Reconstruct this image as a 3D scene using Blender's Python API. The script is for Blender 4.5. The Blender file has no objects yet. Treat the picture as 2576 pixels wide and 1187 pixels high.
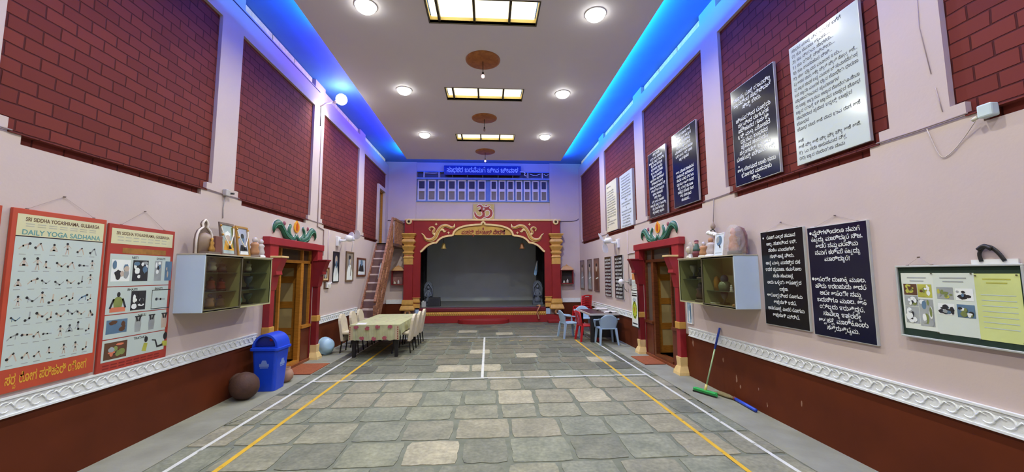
import bpy, math, random
from mathutils import Vector, Matrix

SC = bpy.context.scene
COL = SC.collection
PI = math.pi
RND = random.Random(7)

# ------------------------------------------------------------------ camera
cam_data = bpy.data.cameras.new('camera')
cam = bpy.data.objects.new('camera', cam_data)
COL.objects.link(cam)
SC.camera = cam
F_PX = 985.0
PITCH, YAW, ROLL = math.radians(5.45), math.radians(3.48), math.radians(-0.30)
_f = Vector((math.sin(YAW) * math.cos(PITCH), math.cos(YAW) * math.cos(PITCH), math.sin(PITCH)))
_r = Vector((math.cos(YAW), -math.sin(YAW), 0))
_u = _r.cross(_f)
_r2 = _r * math.cos(ROLL) + _u * math.sin(ROLL)
_u2 = -_r * math.sin(ROLL) + _u * math.cos(ROLL)
cam.matrix_world = Matrix(((_r2.x, _u2.x, -_f.x, 0), (_r2.y, _u2.y, -_f.y, 0), (_r2.z, _u2.z, -_f.z, 1.9), (0, 0, 0, 1)))
cam_data.sensor_fit = 'HORIZONTAL'
cam_data.sensor_width = 36.0
cam_data.lens = 36.0 * F_PX / 2576.0
cam_data.clip_start = 0.05
cam_data.clip_end = 200

# ------------------------------------------------------------------ world, exposure
world = bpy.data.worlds.new('world')
SC.world = world
world.use_nodes = True
world.node_tree.nodes['Background'].inputs[0].default_value = (0.55, 0.7, 1.0, 1)
world.node_tree.nodes['Background'].inputs[1].default_value = 0.35
vs = SC.view_settings
vs.view_transform = 'Standard'
vs.look = 'None'
vs.gamma = 1.0
vs.use_curve_mapping = False
vs.exposure = 0.0
DOWNLIGHT_W = 62.0
LED_STRENGTH = 26.0
SKY_STRENGTH = 2.2

# ------------------------------------------------------------------ room measures
XL, XR = -4.0, 3.72
YB, YF = 15.75, -3.4
ZC, ZS = 6.2, 6.42          # false ceiling, slab
YS = 15.6                   # plane of the stage front
DECK = 0.58

# ------------------------------------------------------------------ materials
def lin(c):
    return tuple(((x / 255) / 12.92 if x <= 10 else ((x / 255 + 0.055) / 1.055) ** 2.4) for x in c)

MATS = {}
def mat(name, col, rough=0.6, metal=0.0, var=0.08, scale=6.0, bump=0.0, emit=0.0, bscale=None, spec=0.5, trans=0.0, alpha=1.0):
    """procedural material: base colour broken up by noise, optional bump"""
    if name in MATS:
        return MATS[name]
    m = bpy.data.materials.new(name)
    m.use_nodes = True
    nt = m.node_tree
    b = nt.nodes['Principled BSDF']
    c = lin(col)
    tc = nt.nodes.new('ShaderNodeTexCoord')
    nz = nt.nodes.new('ShaderNodeTexNoise')
    nz.inputs['Scale'].default_value = scale
    nz.inputs['Detail'].default_value = 4
    nt.links.new(tc.outputs['Object'], nz.inputs['Vector'])
    rp = nt.nodes.new('ShaderNodeValToRGB')
    rp.color_ramp.elements[0].position = 0.3
    rp.color_ramp.elements[1].position = 0.7
    rp.color_ramp.elements[0].color = tuple(max(0, x * (1 - var)) for x in c) + (1,)
    rp.color_ramp.elements[1].color = tuple(min(1, x * (1 + var)) for x in c) + (1,)
    nt.links.new(nz.outputs['Fac'], rp.inputs['Fac'])
    nt.links.new(rp.outputs['Color'], b.inputs['Base Color'])
    b.inputs['Roughness'].default_value = rough
    b.inputs['Metallic'].default_value = metal
    b.inputs['Specular IOR Level'].default_value = spec
    if trans:
        b.inputs['Transmission Weight'].default_value = trans
    b.inputs['Alpha'].default_value = alpha
    if emit:
        b.inputs['Emission Color'].default_value = c + (1,)
        b.inputs['Emission Strength'].default_value = emit
    if bump:
        n2 = nt.nodes.new('ShaderNodeTexNoise')
        n2.inputs['Scale'].default_value = bscale or scale * 4
        n2.inputs['Detail'].default_value = 3
        nt.links.new(tc.outputs['Object'], n2.inputs['Vector'])
        bp = nt.nodes.new('ShaderNodeBump')
        bp.inputs['Strength'].default_value = bump
        bp.inputs['Distance'].default_value = 0.02
        nt.links.new(n2.outputs['Fac'], bp.inputs['Height'])
        nt.links.new(bp.outputs['Normal'], b.inputs['Normal'])
    MATS[name] = m
    return m

def brick_mat():
    m = bpy.data.materials.new('brick_cladding')
    m.use_nodes = True
    nt = m.node_tree
    b = nt.nodes['Principled BSDF']
    tc = nt.nodes.new('ShaderNodeTexCoord')
    sp = nt.nodes.new('ShaderNodeSeparateXYZ')
    cb = nt.nodes.new('ShaderNodeCombineXYZ')
    nt.links.new(tc.outputs['Object'], sp.inputs[0])
    nt.links.new(sp.outputs['Y'], cb.inputs['X'])
    nt.links.new(sp.outputs['Z'], cb.inputs['Y'])
    nz = nt.nodes.new('ShaderNodeTexNoise')
    nz.inputs['Scale'].default_value = 3.5
    nt.links.new(cb.outputs[0], nz.inputs['Vector'])
    mx = nt.nodes.new('ShaderNodeVectorMath')
    mx.operation = 'MULTIPLY_ADD'
    nt.links.new(nz.outputs['Color'], mx.inputs[0])
    mx.inputs[1].default_value = (0.02, 0.02, 0)
    nt.links.new(cb.outputs[0], mx.inputs[2])
    br = nt.nodes.new('ShaderNodeTexBrick')
    br.inputs['Scale'].default_value = 1.0
    br.inputs['Brick Width'].default_value = 0.27
    br.inputs['Row Height'].default_value = 0.125
    br.inputs['Mortar Size'].default_value = 0.0085
    br.inputs['Mortar Smooth'].default_value = 0.6
    br.inputs['Color1'].default_value = lin((118, 52, 44)) + (1,)
    br.inputs['Color2'].default_value = lin((105, 44, 38)) + (1,)
    br.inputs['Mortar'].default_value = lin((74, 27, 26)) + (1,)
    nt.links.new(mx.outputs[0], br.inputs['Vector'])
    nt.links.new(br.outputs['Color'], b.inputs['Base Color'])
    b.inputs['Roughness'].default_value = 0.8
    b.inputs['Specular IOR Level'].default_value = 0.2
    bp = nt.nodes.new('ShaderNodeBump')
    bp.inputs['Strength'].default_value = 0.8
    bp.inputs['Distance'].default_value = 0.012
    bp.invert = True
    nt.links.new(br.outputs['Fac'], bp.inputs['Height'])
    nt.links.new(bp.outputs['Normal'], b.inputs['Normal'])
    return m

def floor_stone_mat():
    """one colour per slab from the mesh attribute, broken up by stains and pits"""
    m = bpy.data.materials.new('floor_stone')
    m.use_nodes = True
    nt = m.node_tree
    b = nt.nodes['Principled BSDF']
    at = nt.nodes.new('ShaderNodeAttribute')
    at.attribute_name = 'slab'
    tc = nt.nodes.new('ShaderNodeTexCoord')
    n1 = nt.nodes.new('ShaderNodeTexNoise'); n1.inputs['Scale'].default_value = 3.0; n1.inputs['Detail'].default_value = 8; n1.inputs['Roughness'].default_value = 0.65
    n2 = nt.nodes.new('ShaderNodeTexNoise'); n2.inputs['Scale'].default_value = 22; n2.inputs['Detail'].default_value = 4
    nt.links.new(tc.outputs['Object'], n1.inputs['Vector']); nt.links.new(tc.outputs['Object'], n2.inputs['Vector'])
    r1 = nt.nodes.new('ShaderNodeValToRGB')
    r1.color_ramp.elements[0].position = 0.3; r1.color_ramp.elements[0].color = (0.62, 0.64, 0.63, 1)
    r1.color_ramp.elements[1].position = 0.68; r1.color_ramp.elements[1].color = (1.12, 1.1, 1.06, 1)
    nt.links.new(n1.outputs['Fac'], r1.inputs['Fac'])
    r2 = nt.nodes.new('ShaderNodeValToRGB')
    r2.color_ramp.elements[0].position = 0.35; r2.color_ramp.elements[0].color = (0.8, 0.8, 0.8, 1)
    r2.color_ramp.elements[1].position = 0.72; r2.color_ramp.elements[1].color = (1.15, 1.15, 1.15, 1)
    nt.links.new(n2.outputs['Fac'], r2.inputs['Fac'])
    m1 = nt.nodes.new('ShaderNodeMixRGB'); m1.blend_type = 'MULTIPLY'; m1.inputs['Fac'].default_value = 1
    m2 = nt.nodes.new('ShaderNodeMixRGB'); m2.blend_type = 'MULTIPLY'; m2.inputs['Fac'].default_value = 1
    nt.links.new(at.outputs['Color'], m1.inputs['Color1']); nt.links.new(r1.outputs['Color'], m1.inputs['Color2'])
    nt.links.new(m1.outputs['Color'], m2.inputs['Color1']); nt.links.new(r2.outputs['Color'], m2.inputs['Color2'])
    nt.links.new(m2.outputs['Color'], b.inputs['Base Color'])
    b.inputs['Roughness'].default_value = 0.62
    b.inputs['Specular IOR Level'].default_value = 0.35
    bp = nt.nodes.new('ShaderNodeBump'); bp.inputs['Strength'].default_value = 0.35; bp.inputs['Distance'].default_value = 0.01
    nt.links.new(n2.outputs['Fac'], bp.inputs['Height'])
    nt.links.new(bp.outputs['Normal'], b.inputs['Normal'])
    return m

def wood_mat(name, c1, c2, rough=0.5, axis_scale=(2, 2, 14)):
    if name in MATS:
        return MATS[name]
    m = bpy.data.materials.new(name)
    m.use_nodes = True
    nt = m.node_tree
    b = nt.nodes['Principled BSDF']
    tc = nt.nodes.new('ShaderNodeTexCoord')
    mp = nt.nodes.new('ShaderNodeMapping')
    mp.inputs['Scale'].default_value = axis_scale
    nz = nt.nodes.new('ShaderNodeTexNoise')
    nz.inputs['Scale'].default_value = 3
    nz.inputs['Detail'].default_value = 5
    nz.inputs['Distortion'].default_value = 0.8
    rp = nt.nodes.new('ShaderNodeValToRGB')
    rp.color_ramp.elements[0].position = 0.35
    rp.color_ramp.elements[1].position = 0.65
    rp.color_ramp.elements[0].color = lin(c1) + (1,)
    rp.color_ramp.elements[1].color = lin(c2) + (1,)
    nt.links.new(tc.outputs['Object'], mp.inputs['Vector'])
    nt.links.new(mp.outputs[0], nz.inputs['Vector'])
    nt.links.new(nz.outputs['Fac'], rp.inputs['Fac'])
    nt.links.new(rp.outputs['Color'], b.inputs['Base Color'])
    b.inputs['Roughness'].default_value = rough
    MATS[name] = m
    return m

def emit_mat(name, col, strength):
    if name in MATS:
        return MATS[name]
    m = bpy.data.materials.new(name)
    m.use_nodes = True
    nt = m.node_tree
    b = nt.nodes['Principled BSDF']
    b.inputs['Base Color'].default_value = (0.8, 0.8, 0.8, 1)
    tc = nt.nodes.new('ShaderNodeTexCoord')
    nz = nt.nodes.new('ShaderNodeTexNoise'); nz.inputs['Scale'].default_value = 1.7
    nt.links.new(tc.outputs['Object'], nz.inputs['Vector'])
    rp = nt.nodes.new('ShaderNodeValToRGB')
    c = lin(col)
    rp.color_ramp.elements[0].position = 0.35; rp.color_ramp.elements[1].position = 0.65
    rp.color_ramp.elements[0].color = (c[0] * 0.95, c[1] * 0.93, c[2] * 0.88, 1)
    rp.color_ramp.elements[1].color = c + (1,)
    nt.links.new(nz.outputs['Fac'], rp.inputs['Fac'])
    nt.links.new(rp.outputs['Color'], b.inputs['Emission Color'])
    b.inputs['Emission Strength'].default_value = strength
    MATS[name] = m
    return m

def glass_mat():
    if 'pane_glass' in MATS:
        return MATS['pane_glass']
    m = bpy.data.materials.new('pane_glass')
    m.use_nodes = True
    nt = m.node_tree
    out = nt.nodes['Material Output']
    nt.nodes.remove(nt.nodes['Principled BSDF'])
    tr = nt.nodes.new('ShaderNodeBsdfTransparent'); tr.inputs[0].default_value = (0.86, 0.88, 0.80, 1)
    gl = nt.nodes.new('ShaderNodeBsdfGlossy'); gl.inputs['Roughness'].default_value = 0.12
    nz = nt.nodes.new('ShaderNodeTexNoise'); nz.inputs['Scale'].default_value = 2.5
    mp = nt.nodes.new('ShaderNodeMapRange')
    mp.inputs['To Min'].default_value = 0.08; mp.inputs['To Max'].default_value = 0.16
    nt.links.new(nz.outputs['Fac'], mp.inputs['Value'])
    mx = nt.nodes.new('ShaderNodeMixShader')
    nt.links.new(mp.outputs[0], mx.inputs[0])
    nt.links.new(tr.outputs[0], mx.inputs[1]); nt.links.new(gl.outputs[0], mx.inputs[2])
    nt.links.new(mx.outputs[0], out.inputs['Surface'])
    MATS['pane_glass'] = m
    return m

WALL = mat('wall_paint', (195, 178, 172), 0.7, var=0.035, scale=1.3, bump=0.05, bscale=30)
BROWN = mat('brown_wainscot_paint', (90, 38, 15), 0.6, var=0.13, scale=2.2, bump=0.04, bscale=20, spec=0.2)
BRICK = brick_mat()
CEIL = mat('ceiling_plaster', (226, 222, 224), 0.65, var=0.02, scale=0.8)
SLAB = mat('led_glow_tinted_slab', (78, 132, 208), 0.7, var=0.04, scale=2)  # blue glow of the LED strips is put into the slab's base colour
RAILW = mat('white_moulding', (226, 230, 232), 0.35, var=0.06, scale=14, bump=0.15, bscale=60)
RED = mat('red_gloss_paint', (150, 36, 44), 0.45, var=0.08, scale=5)
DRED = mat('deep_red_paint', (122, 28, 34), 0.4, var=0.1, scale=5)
SRED = mat('stage_red_paint', (140, 38, 38), 0.6, var=0.08, scale=3, spec=0.25)
GOLD = mat('gold_paint', (206, 158, 78), 0.38, metal=0.15, var=0.12, scale=9)
CREAMG = mat('cream_gold_paint', (226, 196, 136), 0.42, var=0.08, scale=8)
OCHRE = wood_mat('ochre_varnished_wood', (158, 102, 32), (180, 120, 44), 0.35)
DARKWOOD = wood_mat('dark_door_wood', (84, 42, 20), (112, 60, 28), 0.4)
DOORPANEL = mat('pale_door_panel', (186, 164, 112), 0.45, var=0.06, scale=6)
STAIRWOOD = wood_mat('worn_stair_wood', (104, 62, 44), (162, 112, 82), 0.55)
TREADW = mat('grey_tread_wood', (206, 186, 178), 0.6, var=0.12, scale=9)
RISER = mat('riser_board', (112, 84, 80), 0.65, var=0.14, scale=7)
BLACK = mat('matt_black', (24, 22, 24), 0.5, var=0.2, scale=12)
BLACKMETAL = mat('black_metal', (20, 18, 18), 0.35, metal=0.3, var=0.1, scale=20)
WHITE = mat('white_plastic', (232, 232, 236), 0.35, var=0.03, scale=10)
PALEBLUE = mat('pale_blue_laminate', (190, 208, 224), 0.4, var=0.03, scale=4)
BOARDDARK = mat('dark_navy_board', (16, 17, 44), 0.16, var=0.15, scale=2)
BOARDBLACK = mat('black_gloss_board', (18, 18, 23), 0.18, var=0.15, scale=2)
BOARDWHITE = mat('white_gloss_board', (200, 212, 208), 0.15, var=0.02, scale=2)
LETTERW = mat('white_lettering', (226, 230, 230), 0.5, var=0.03, scale=10)
LETTERD = mat('dark_lettering', (66, 70, 72), 0.5, var=0.05, scale=10)
ALU = mat('aluminium_edge', (198, 204, 204), 0.35, metal=0.4, var=0.05, scale=10)
DARKVOID = mat('dark_interior', (46, 38, 34), 0.8, var=0.15, scale=4)
GREYSTONE = mat('grey_carved_stone', (84, 92, 106), 0.7, var=0.2, scale=14, bump=0.5, bscale=40)
BRASS = mat('brass', (196, 150, 74), 0.35, metal=0.6, var=0.1, scale=10)
GLASS = glass_mat()
PINK = mat('pinkish_conduit', (206, 188, 190), 0.5, var=0.04, scale=10)

# ------------------------------------------------------------------ mesh builder
OFF = {}
class MB:
    def __init__(s):
        s.v, s.f, s.m, s.sm = [], [], [], []
    def add(s, vs, fs, mi=0, smooth=False):
        n = len(s.v)
        s.v += [Vector(p) for p in vs]
        for f in fs:
            s.f.append([i + n for i in f]); s.m.append(mi); s.sm.append(smooth)
        return s
    def box(s, x0, x1, y0, y1, z0, z1, mi=0):
        return s.add([(x0, y0, z0), (x1, y0, z0), (x1, y1, z0), (x0, y1, z0), (x0, y0, z1), (x1, y0, z1), (x1, y1, z1), (x0, y1, z1)],
                     [(0, 3, 2, 1), (4, 5, 6, 7), (0, 1, 5, 4), (1, 2, 6, 5), (2, 3, 7, 6), (3, 0, 4, 7)], mi)
    def hexa(s, bot, top, mi=0):
        return s.add(list(bot) + list(top), [(0, 3, 2, 1), (4, 5, 6, 7), (0, 1, 5, 4), (1, 2, 6, 5), (2, 3, 7, 6), (3, 0, 4, 7)], mi)
    def bar(s, p0, p1, w, h, mi=0, up=(0, 0, 1), w1=None, h1=None):
        p0, p1 = Vector(p0), Vector(p1)
        d = (p1 - p0).normalized(); u = Vector(up)
        if abs(d.dot(u)) > 0.98: u = Vector((0, 1, 0))
        a = d.cross(u).normalized(); b = a.cross(d).normalized()
        w1 = w if w1 is None else w1; h1 = h if h1 is None else h1
        q = lambda p, w, h: [p - a * w / 2 - b * h / 2, p + a * w / 2 - b * h / 2, p + a * w / 2 + b * h / 2, p - a * w / 2 + b * h / 2]
        return s.hexa(q(p0, w, h), q(p1, w1, h1), mi)
    def tube(s, pts, r, n=8, mi=0, caps=True, flat=None):
        pts = [Vector(p) for p in pts]
        rs = r if isinstance(r, (list, tuple)) else [r] * len(pts)
        base = len(s.v); prev = None
        vs = []
        for i, p in enumerate(pts):
            t = (pts[min(i + 1, len(pts) - 1)] - pts[max(i - 1, 0)]).normalized()
            if flat is not None:
                b = Vector(flat).normalized(); a = t.cross(b).normalized()
            else:
                if prev is None:
                    ref = Vector((0, 0, 1)) if abs(t.z) < 0.9 else Vector((1, 0, 0))
                    a = t.cross(ref).normalized()
                else:
                    a = (prev - t * prev.dot(t)).normalized()
                b = t.cross(a).normalized(); prev = a
            k = 0.55 if flat is not None else 1.0
            for j in range(n):
                an = 2 * PI * j / n
                vs.append(p + a * math.cos(an) * rs[i] + b * math.sin(an) * rs[i] * k)
        fs = []
        for i in range(len(pts) - 1):
            for j in range(n):
                fs.append((i * n + j, i * n + (j + 1) % n, (i + 1) * n + (j + 1) % n, (i + 1) * n + j))
        if caps:
            fs.append(tuple(reversed(range(n)))); fs.append(tuple(range((len(pts) - 1) * n, len(pts) * n)))
        return s.add(vs, fs, mi, True)
    def lathe(s, prof, n=20, c=(0, 0, 0), axis='z', mi=0, sx=1, sy=1, rot=None, arc=None):
        vs = []
        full = arc is None
        m = n if full else n + 1
        for r, z in prof:
            for j in range(m):
                an = 2 * PI * j / n if full else arc[0] + (arc[1] - arc[0]) * j / n
                x, y = r * math.cos(an) * sx, r * math.sin(an) * sy
                p = Vector((x, y, z)) if axis == 'z' else (Vector((z, x, y)) if axis == 'x' else Vector((x, z, y)))
                if rot is not None: p = rot @ p
                vs.append(p + Vector(c))
        fs = []
        for i in range(len(prof) - 1):
            for j in range(n):
                k = (j + 1) % m
                fs.append((i * m + j, i * m + k, (i + 1) * m + k, (i + 1) * m + j))
        if full:
            if prof[0][0] > 1e-6: fs.append(tuple(reversed(range(m))))
            if prof[-1][0] > 1e-6: fs.append(tuple(range((len(prof) - 1) * m, len(prof) * m)))
        return s.add(vs, fs, mi, True)
    def ball(s, c, r, n=14, mi=0, sx=1, sy=1, sz=1):
        k = max(6, n // 2)
        return s.lathe([(max(1e-5, r * math.sin(PI * i / k)), -r * sz * math.cos(PI * i / k)) for i in range(k + 1)], n, c, 'z', mi, sx, sy)
    # ---- shapes drawn in a wall frame
    def fbox(s, fr, u0, u1, v0, v1, d0, d1, mi=0):
        return s.hexa([fr(u0, v0, d0), fr(u1, v0, d0), fr(u1, v1, d0), fr(u0, v1, d0)], [fr(u0, v0, d1), fr(u1, v0, d1), fr(u1, v1, d1), fr(u0, v1, d1)], mi)
    def fpoly(s, fr, pts, d, mi=0):
        return s.add([fr(u, v, d) for u, v in pts], [tuple(range(len(pts)))], mi)
    def fprism(s, fr, pts, d0, d1, mi=0, mi_side=None):
        n = len(pts)
        ms = mi if mi_side is None else mi_side
        s.add([fr(u, v, d1) for u, v in pts], [tuple(range(n))], mi)
        s.add([fr(u, v, d0) for u, v in pts], [tuple(reversed(range(n)))], mi)
        vs = [fr(u, v, d0) for u, v in pts] + [fr(u, v, d1) for u, v in pts]
        return s.add(vs, [(i, (i + 1) % n, n + (i + 1) % n, n + i) for i in range(n)], ms)
    def fdisc(s, fr, u, v, ru, rv, d, mi=0, n=14, a0=0.0):
        return s.fpoly(fr, [(u + ru * math.cos(2 * PI * i / n) * math.cos(a0) - rv * math.sin(2 * PI * i / n) * math.sin(a0),
                             v + ru * math.cos(2 * PI * i / n) * math.sin(a0) + rv * math.sin(2 * PI * i / n) * math.cos(a0)) for i in range(n)], d, mi)
    def fstroke(s, fr, pts, w, d, mi=0):
        """flat painted stroke with a width per point"""
        ws = w if isinstance(w, (list, tuple)) else [w] * len(pts)
        L, R = [], []
        for i, (u, v) in enumerate(pts):
            a = pts[max(i - 1, 0)]; b = pts[min(i + 1, len(pts) - 1)]
            du, dv = b[0] - a[0], b[1] - a[1]
            l = math.hypot(du, dv) or 1
            nu, nv = -dv / l * ws[i] / 2, du / l * ws[i] / 2
            L.append(fr(u + nu, v + nv, d)); R.append(fr(u - nu, v - nv, d))
        n = len(pts)
        return s.add(L + R, [(n + i, n + i + 1, i + 1, i) for i in range(n - 1)], mi)
    def build(s, name, mats, parent=None, loc=None, bevel=0.0, seg=2):
        off = OFF.get(parent, Vector((0, 0, 0))) if parent else Vector(loc or (0, 0, 0))
        me = bpy.data.meshes.new(name)
        me.from_pydata([tuple(p - off) for p in s.v], [], s.f)
        for m in (mats if isinstance(mats, (list, tuple)) else [mats]):
            me.materials.append(m)
        me.polygons.foreach_set('material_index', s.m)
        me.polygons.foreach_set('use_smooth', s.sm)
        me.update()
        o = bpy.data.objects.new(name, me)
        COL.objects.link(o)
        if parent is not None:
            o.parent = parent
        else:
            o.location = off
        OFF[o] = off
        if bevel:
            bv = o.modifiers.new('bevel', 'BEVEL')
            bv.width = bevel; bv.segments = seg; bv.limit_method = 'ANGLE'; bv.angle_limit = math.radians(40)
        return o

def thing(name, label, cat, loc=(0, 0, 0), group=None):
    o = bpy.data.objects.new(name, None)
    o.empty_display_size = 0.1
    COL.objects.link(o)
    o.location = loc
    OFF[o] = Vector(loc)
    o['label'] = label; o['category'] = cat
    if group: o['group'] = group
    return o

def tag(o, label, cat, group=None):
    o['label'] = label; o['category'] = cat
    if group: o['group'] = group
    return o

def struct(o):
    o['kind'] = 'structure'
    return o

def copy_tree(o, parent=None):
    c = o.copy()
    COL.objects.link(c)
    if parent is not None: c.parent = parent
    for ch in KIDS.get(o, []):
        copy_tree(ch, c)
    return c
KIDS = {}
def remember(root):
    """note the children of a thing so that it can be copied"""
    for o in COL.objects:
        if o.parent is not None:
            l = KIDS.setdefault(o.parent, [])
            if o not in l: l.append(o)

# wall frames: u runs along the wall as a reader sees it, v is height, d is distance off the wall
def FL(u, v, d): return Vector((XL + d, u, v))            # left wall, u = Y
def FR(u, v, d): return Vector((XR - d, u, v))            # right wall, u = Y (mirrored for a reader)
def FRr(u, v, d): return Vector((XR - d, -u, v))          # right wall, reading direction
def FS(u, v, d): return Vector((u, YS - d, v))            # stage front, u = X
def FB(u, v, d): return Vector((u, YB - d, v))            # back wall

# ------------------------------------------------------------------ lettering
GLYPH = {}
def load_glyphs(chars):
    obs = []
    def mk(body):
        cu = bpy.data.curves.new('tmp', 'FONT')
        cu.body = body; cu.size = 1.0; cu.resolution_u = 3; cu.offset = 0.02
        ob = bpy.data.objects.new('tmp', cu)
        COL.objects.link(ob); obs.append(ob)
        return ob
    chars = sorted(set(chars) - {' ', '\n', '\u0ccd'})
    A = {c: mk(c) for c in chars}
    B = {c: mk(c + 'I') for c in chars}
    I = mk('I')
    bpy.context.view_layer.update()
    dg = bpy.context.evaluated_depsgraph_get()
    def get(ob):
        me = bpy.data.meshes.new_from_object(ob.evaluated_get(dg))
        vs = [(v.co.x, v.co.y) for v in me.vertices]; fs = [tuple(p.vertices) for p in me.polygons]
        bpy.data.meshes.remove(me)
        return vs, fs
    ix = max(p[0] for p in get(I)[0])
    for c in chars:
        vs, fs = get(A[c])
        bx = max(p[0] for p in get(B[c])[0])
        GLYPH[c] = (vs, fs, bx - ix)
    for ob in obs:
        cu = ob.data
        bpy.data.objects.remove(ob); bpy.data.curves.remove(cu)

def layout(line):
    """list of (char, x, y, scale), total width; stacked consonants go below their base"""
    out, x, i = [], 0.0, 0
    while i < len(line):
        c = line[i]
        if c == ' ':
            x += 0.32; i += 1; continue
        cons = '\u0c95' <= c <= '\u0cb9'
        if not cons:
            if c in GLYPH:
                out.append((c, x, 0, 1)); x += GLYPH[c][2]
            i += 1; continue
        stack = []
        j = i + 1
        while j + 1 < len(line) and line[j] == '\u0ccd' and '\u0c95' <= line[j + 1] <= '\u0cb9':
            stack.append(line[j + 1]); j += 2
        out.append((c, x, 0, 1)); x += GLYPH[c][2]
        while j < len(line) and '\u0cbe' <= line[j] <= '\u0ccc':
            out.append((line[j], x, 0, 1)); x += GLYPH[line[j]][2]; j += 1
        if j < len(line) and line[j] == '\u0ccd': j += 1
        for k in stack:
            w = GLYPH[k][2] * 0.5
            out.append((k, x - w * 0.75, -0.36, 0.5)); x += w * 0.3
        i = j
    return out, x

def ftext(mb, fr, u, v, size, line, d, mi=0, align='C', fit=None, sx=1.0):
    lay, w = layout(line)
    if fit and w * size * sx > fit: sx = fit / (w * size)
    w *= size * sx
    u0 = u - w / 2 if align == 'C' else u
    for c, x, y, k in lay:
        vs, fs, _ = GLYPH[c]
        mb.add([fr(u0 + (x + px * k) * size * sx, v + (y + py * k) * size, d) for px, py in vs], fs, mi)

def bez(p0, p1, p2, n=6):
    return [((1 - t) ** 2 * p0[0] + 2 * t * (1 - t) * p1[0] + t * t * p2[0], (1 - t) ** 2 * p0[1] + 2 * t * (1 - t) * p1[1] + t * t * p2[1]) for t in [i / n for i in range(n + 1)]]

def smooth_path(pts, n=5):
    """Catmull-Rom through points of any dimension"""
    P = [Vector(p) for p in pts]
    P = [P[0] * 2 - P[1]] + P + [P[-1] * 2 - P[-2]]
    out = []
    for i in range(1, len(P) - 2):
        for k in range(n):
            t = k / n
            a, b, c, d = P[i - 1], P[i], P[i + 1], P[i + 2]
            out.append(0.5 * ((2 * b) + (c - a) * t + (2 * a - 5 * b + 4 * c - d) * t * t + (3 * b - a - 3 * c + d) * t ** 3))
    out.append(P[-2])
    return out

SIGN = 'ಸಾಧಕರ ಬರವೆಮಗೆ ಜೀವ ಜೀವಾಳ'
ARCH = 'ಮಹರ್ಷಿ ಪತಂಜಲಿ ವೇದಿಕೆ'
NAVY_TXT = ['ವೈರಿಗಳಿಂದಲೂ ನಮಗೆ', 'ಕೆಟ್ಟದ್ದು ಮಾಡಿದ್ದಾರೆ ನಿಜ.', 'ಆದರೆ ನಮ್ಮವರೆನಿಮ', 'ನಮಗೆ ಕಡಿಮೆ ಕೆಟ್ಟದ್ದು', 'ಮಾಡಿದ್ದಾರೆ!', '', '',
            'ಆಸೆಯೇ ದುಃಖಕ್ಕೆ ಮೂಲ.', 'ಹೌದು ಇರಬಹುದು ಆದರೆ', 'ಅದೇ ಆಸೆಯೇ ನಮ್ಮ', 'ಬದುಕಿಗೂ ಮೂಲ. ಆಸೆ', 'ಯಿಲ್ಲದು ಇರುತ್ತಿದ್ದರೆ.', 'ನಾವೆಲ್ಲಾ ಇಷ್ಟರಲ್ಲೇ', 'ಆತ್ಮಹತ್ಯೆ ಮಾಡಿಕೊಂಡು', 'ಸತ್ತಿರುತ್ತಿದ್ದೆವು.']
BLACK_TXT = ['ರೋಗ ಎಲ್ಲರ ಸಮಾನ', 'ಅಲ್ಲ. ಸುಖದಿಂದ ಇರಿ.', 'ಸಂಕಟ ಮಂದಾಗಲಿ.', 'ಗಾಳಿ-ಅನ್ನ ನೀರು.', 'ಅನ್ನ ಮತ್ತು ಮನಸ್ಸಿನ ರಸ', 'ಇದರ ಪ್ರಮಾಣ. ಸಮತೋಲ', 'ಸದಾ ಸಾಮಾನ್ಯ', 'ಅದು ಒಳ್ಳೆಯ ಆರೋಗ್ಯದ', 'ಲಕ್ಷಣ.', 'ಆರೋಗ್ಯದಿಂದ ರೋಗವು', 'ಆಪ್ತನಾಗಿ ಇರದೆ.', 'ಅನಾರೋಗ್ಯ ಎಂದರೆ ರೋಗವು', 'ಆಪ್ತನಾಗಿ ಮಿರಿದೆ.']
UPDARK_TXT = ['ಅಜ್ಞಾನಕ್ಕೆ ದೊಡ್ಡ ಯಾವುದಿಲ್ಲ', 'ಜ್ಞಾನದಿಂದ ಸಾಧಿಸಿದಂತೆ', 'ಸಿದ್ಧಿ ಬೇರು.', '', 'ಹಿಂಸೆಯಿಂದ ದೊಡ್ಡದು', 'ಸತ್ಯವಿಂದ ರಾಗದ್ವೇಷ', 'ಪರಿಹಾರದ ಗಾನಶಕ್ತಿ', 'ಭಕ್ತಿ ಮತ್ತು ಮೋಹದ', 'ಧ್ಯಾನವು ಬಂಧನದ', 'ಪ್ರಸಾದ ಸಂಪಾದನೆ', 'ಸತ್ಸಂಗದಲ್ಲಿ ಜ್ಞಾನವು', 'ದೇಹಬುದ್ಧಿ ಪರಿಹಾರದ ಶಕ್ತಿ', '', 'ಆಶಾ ಬೇಡವಾದ ಬಾಳು ಕಾಣು', 'ಭೋಗದ ವಾಸನಾಳು', 'ಕಿಚ್ಚು.']
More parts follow.
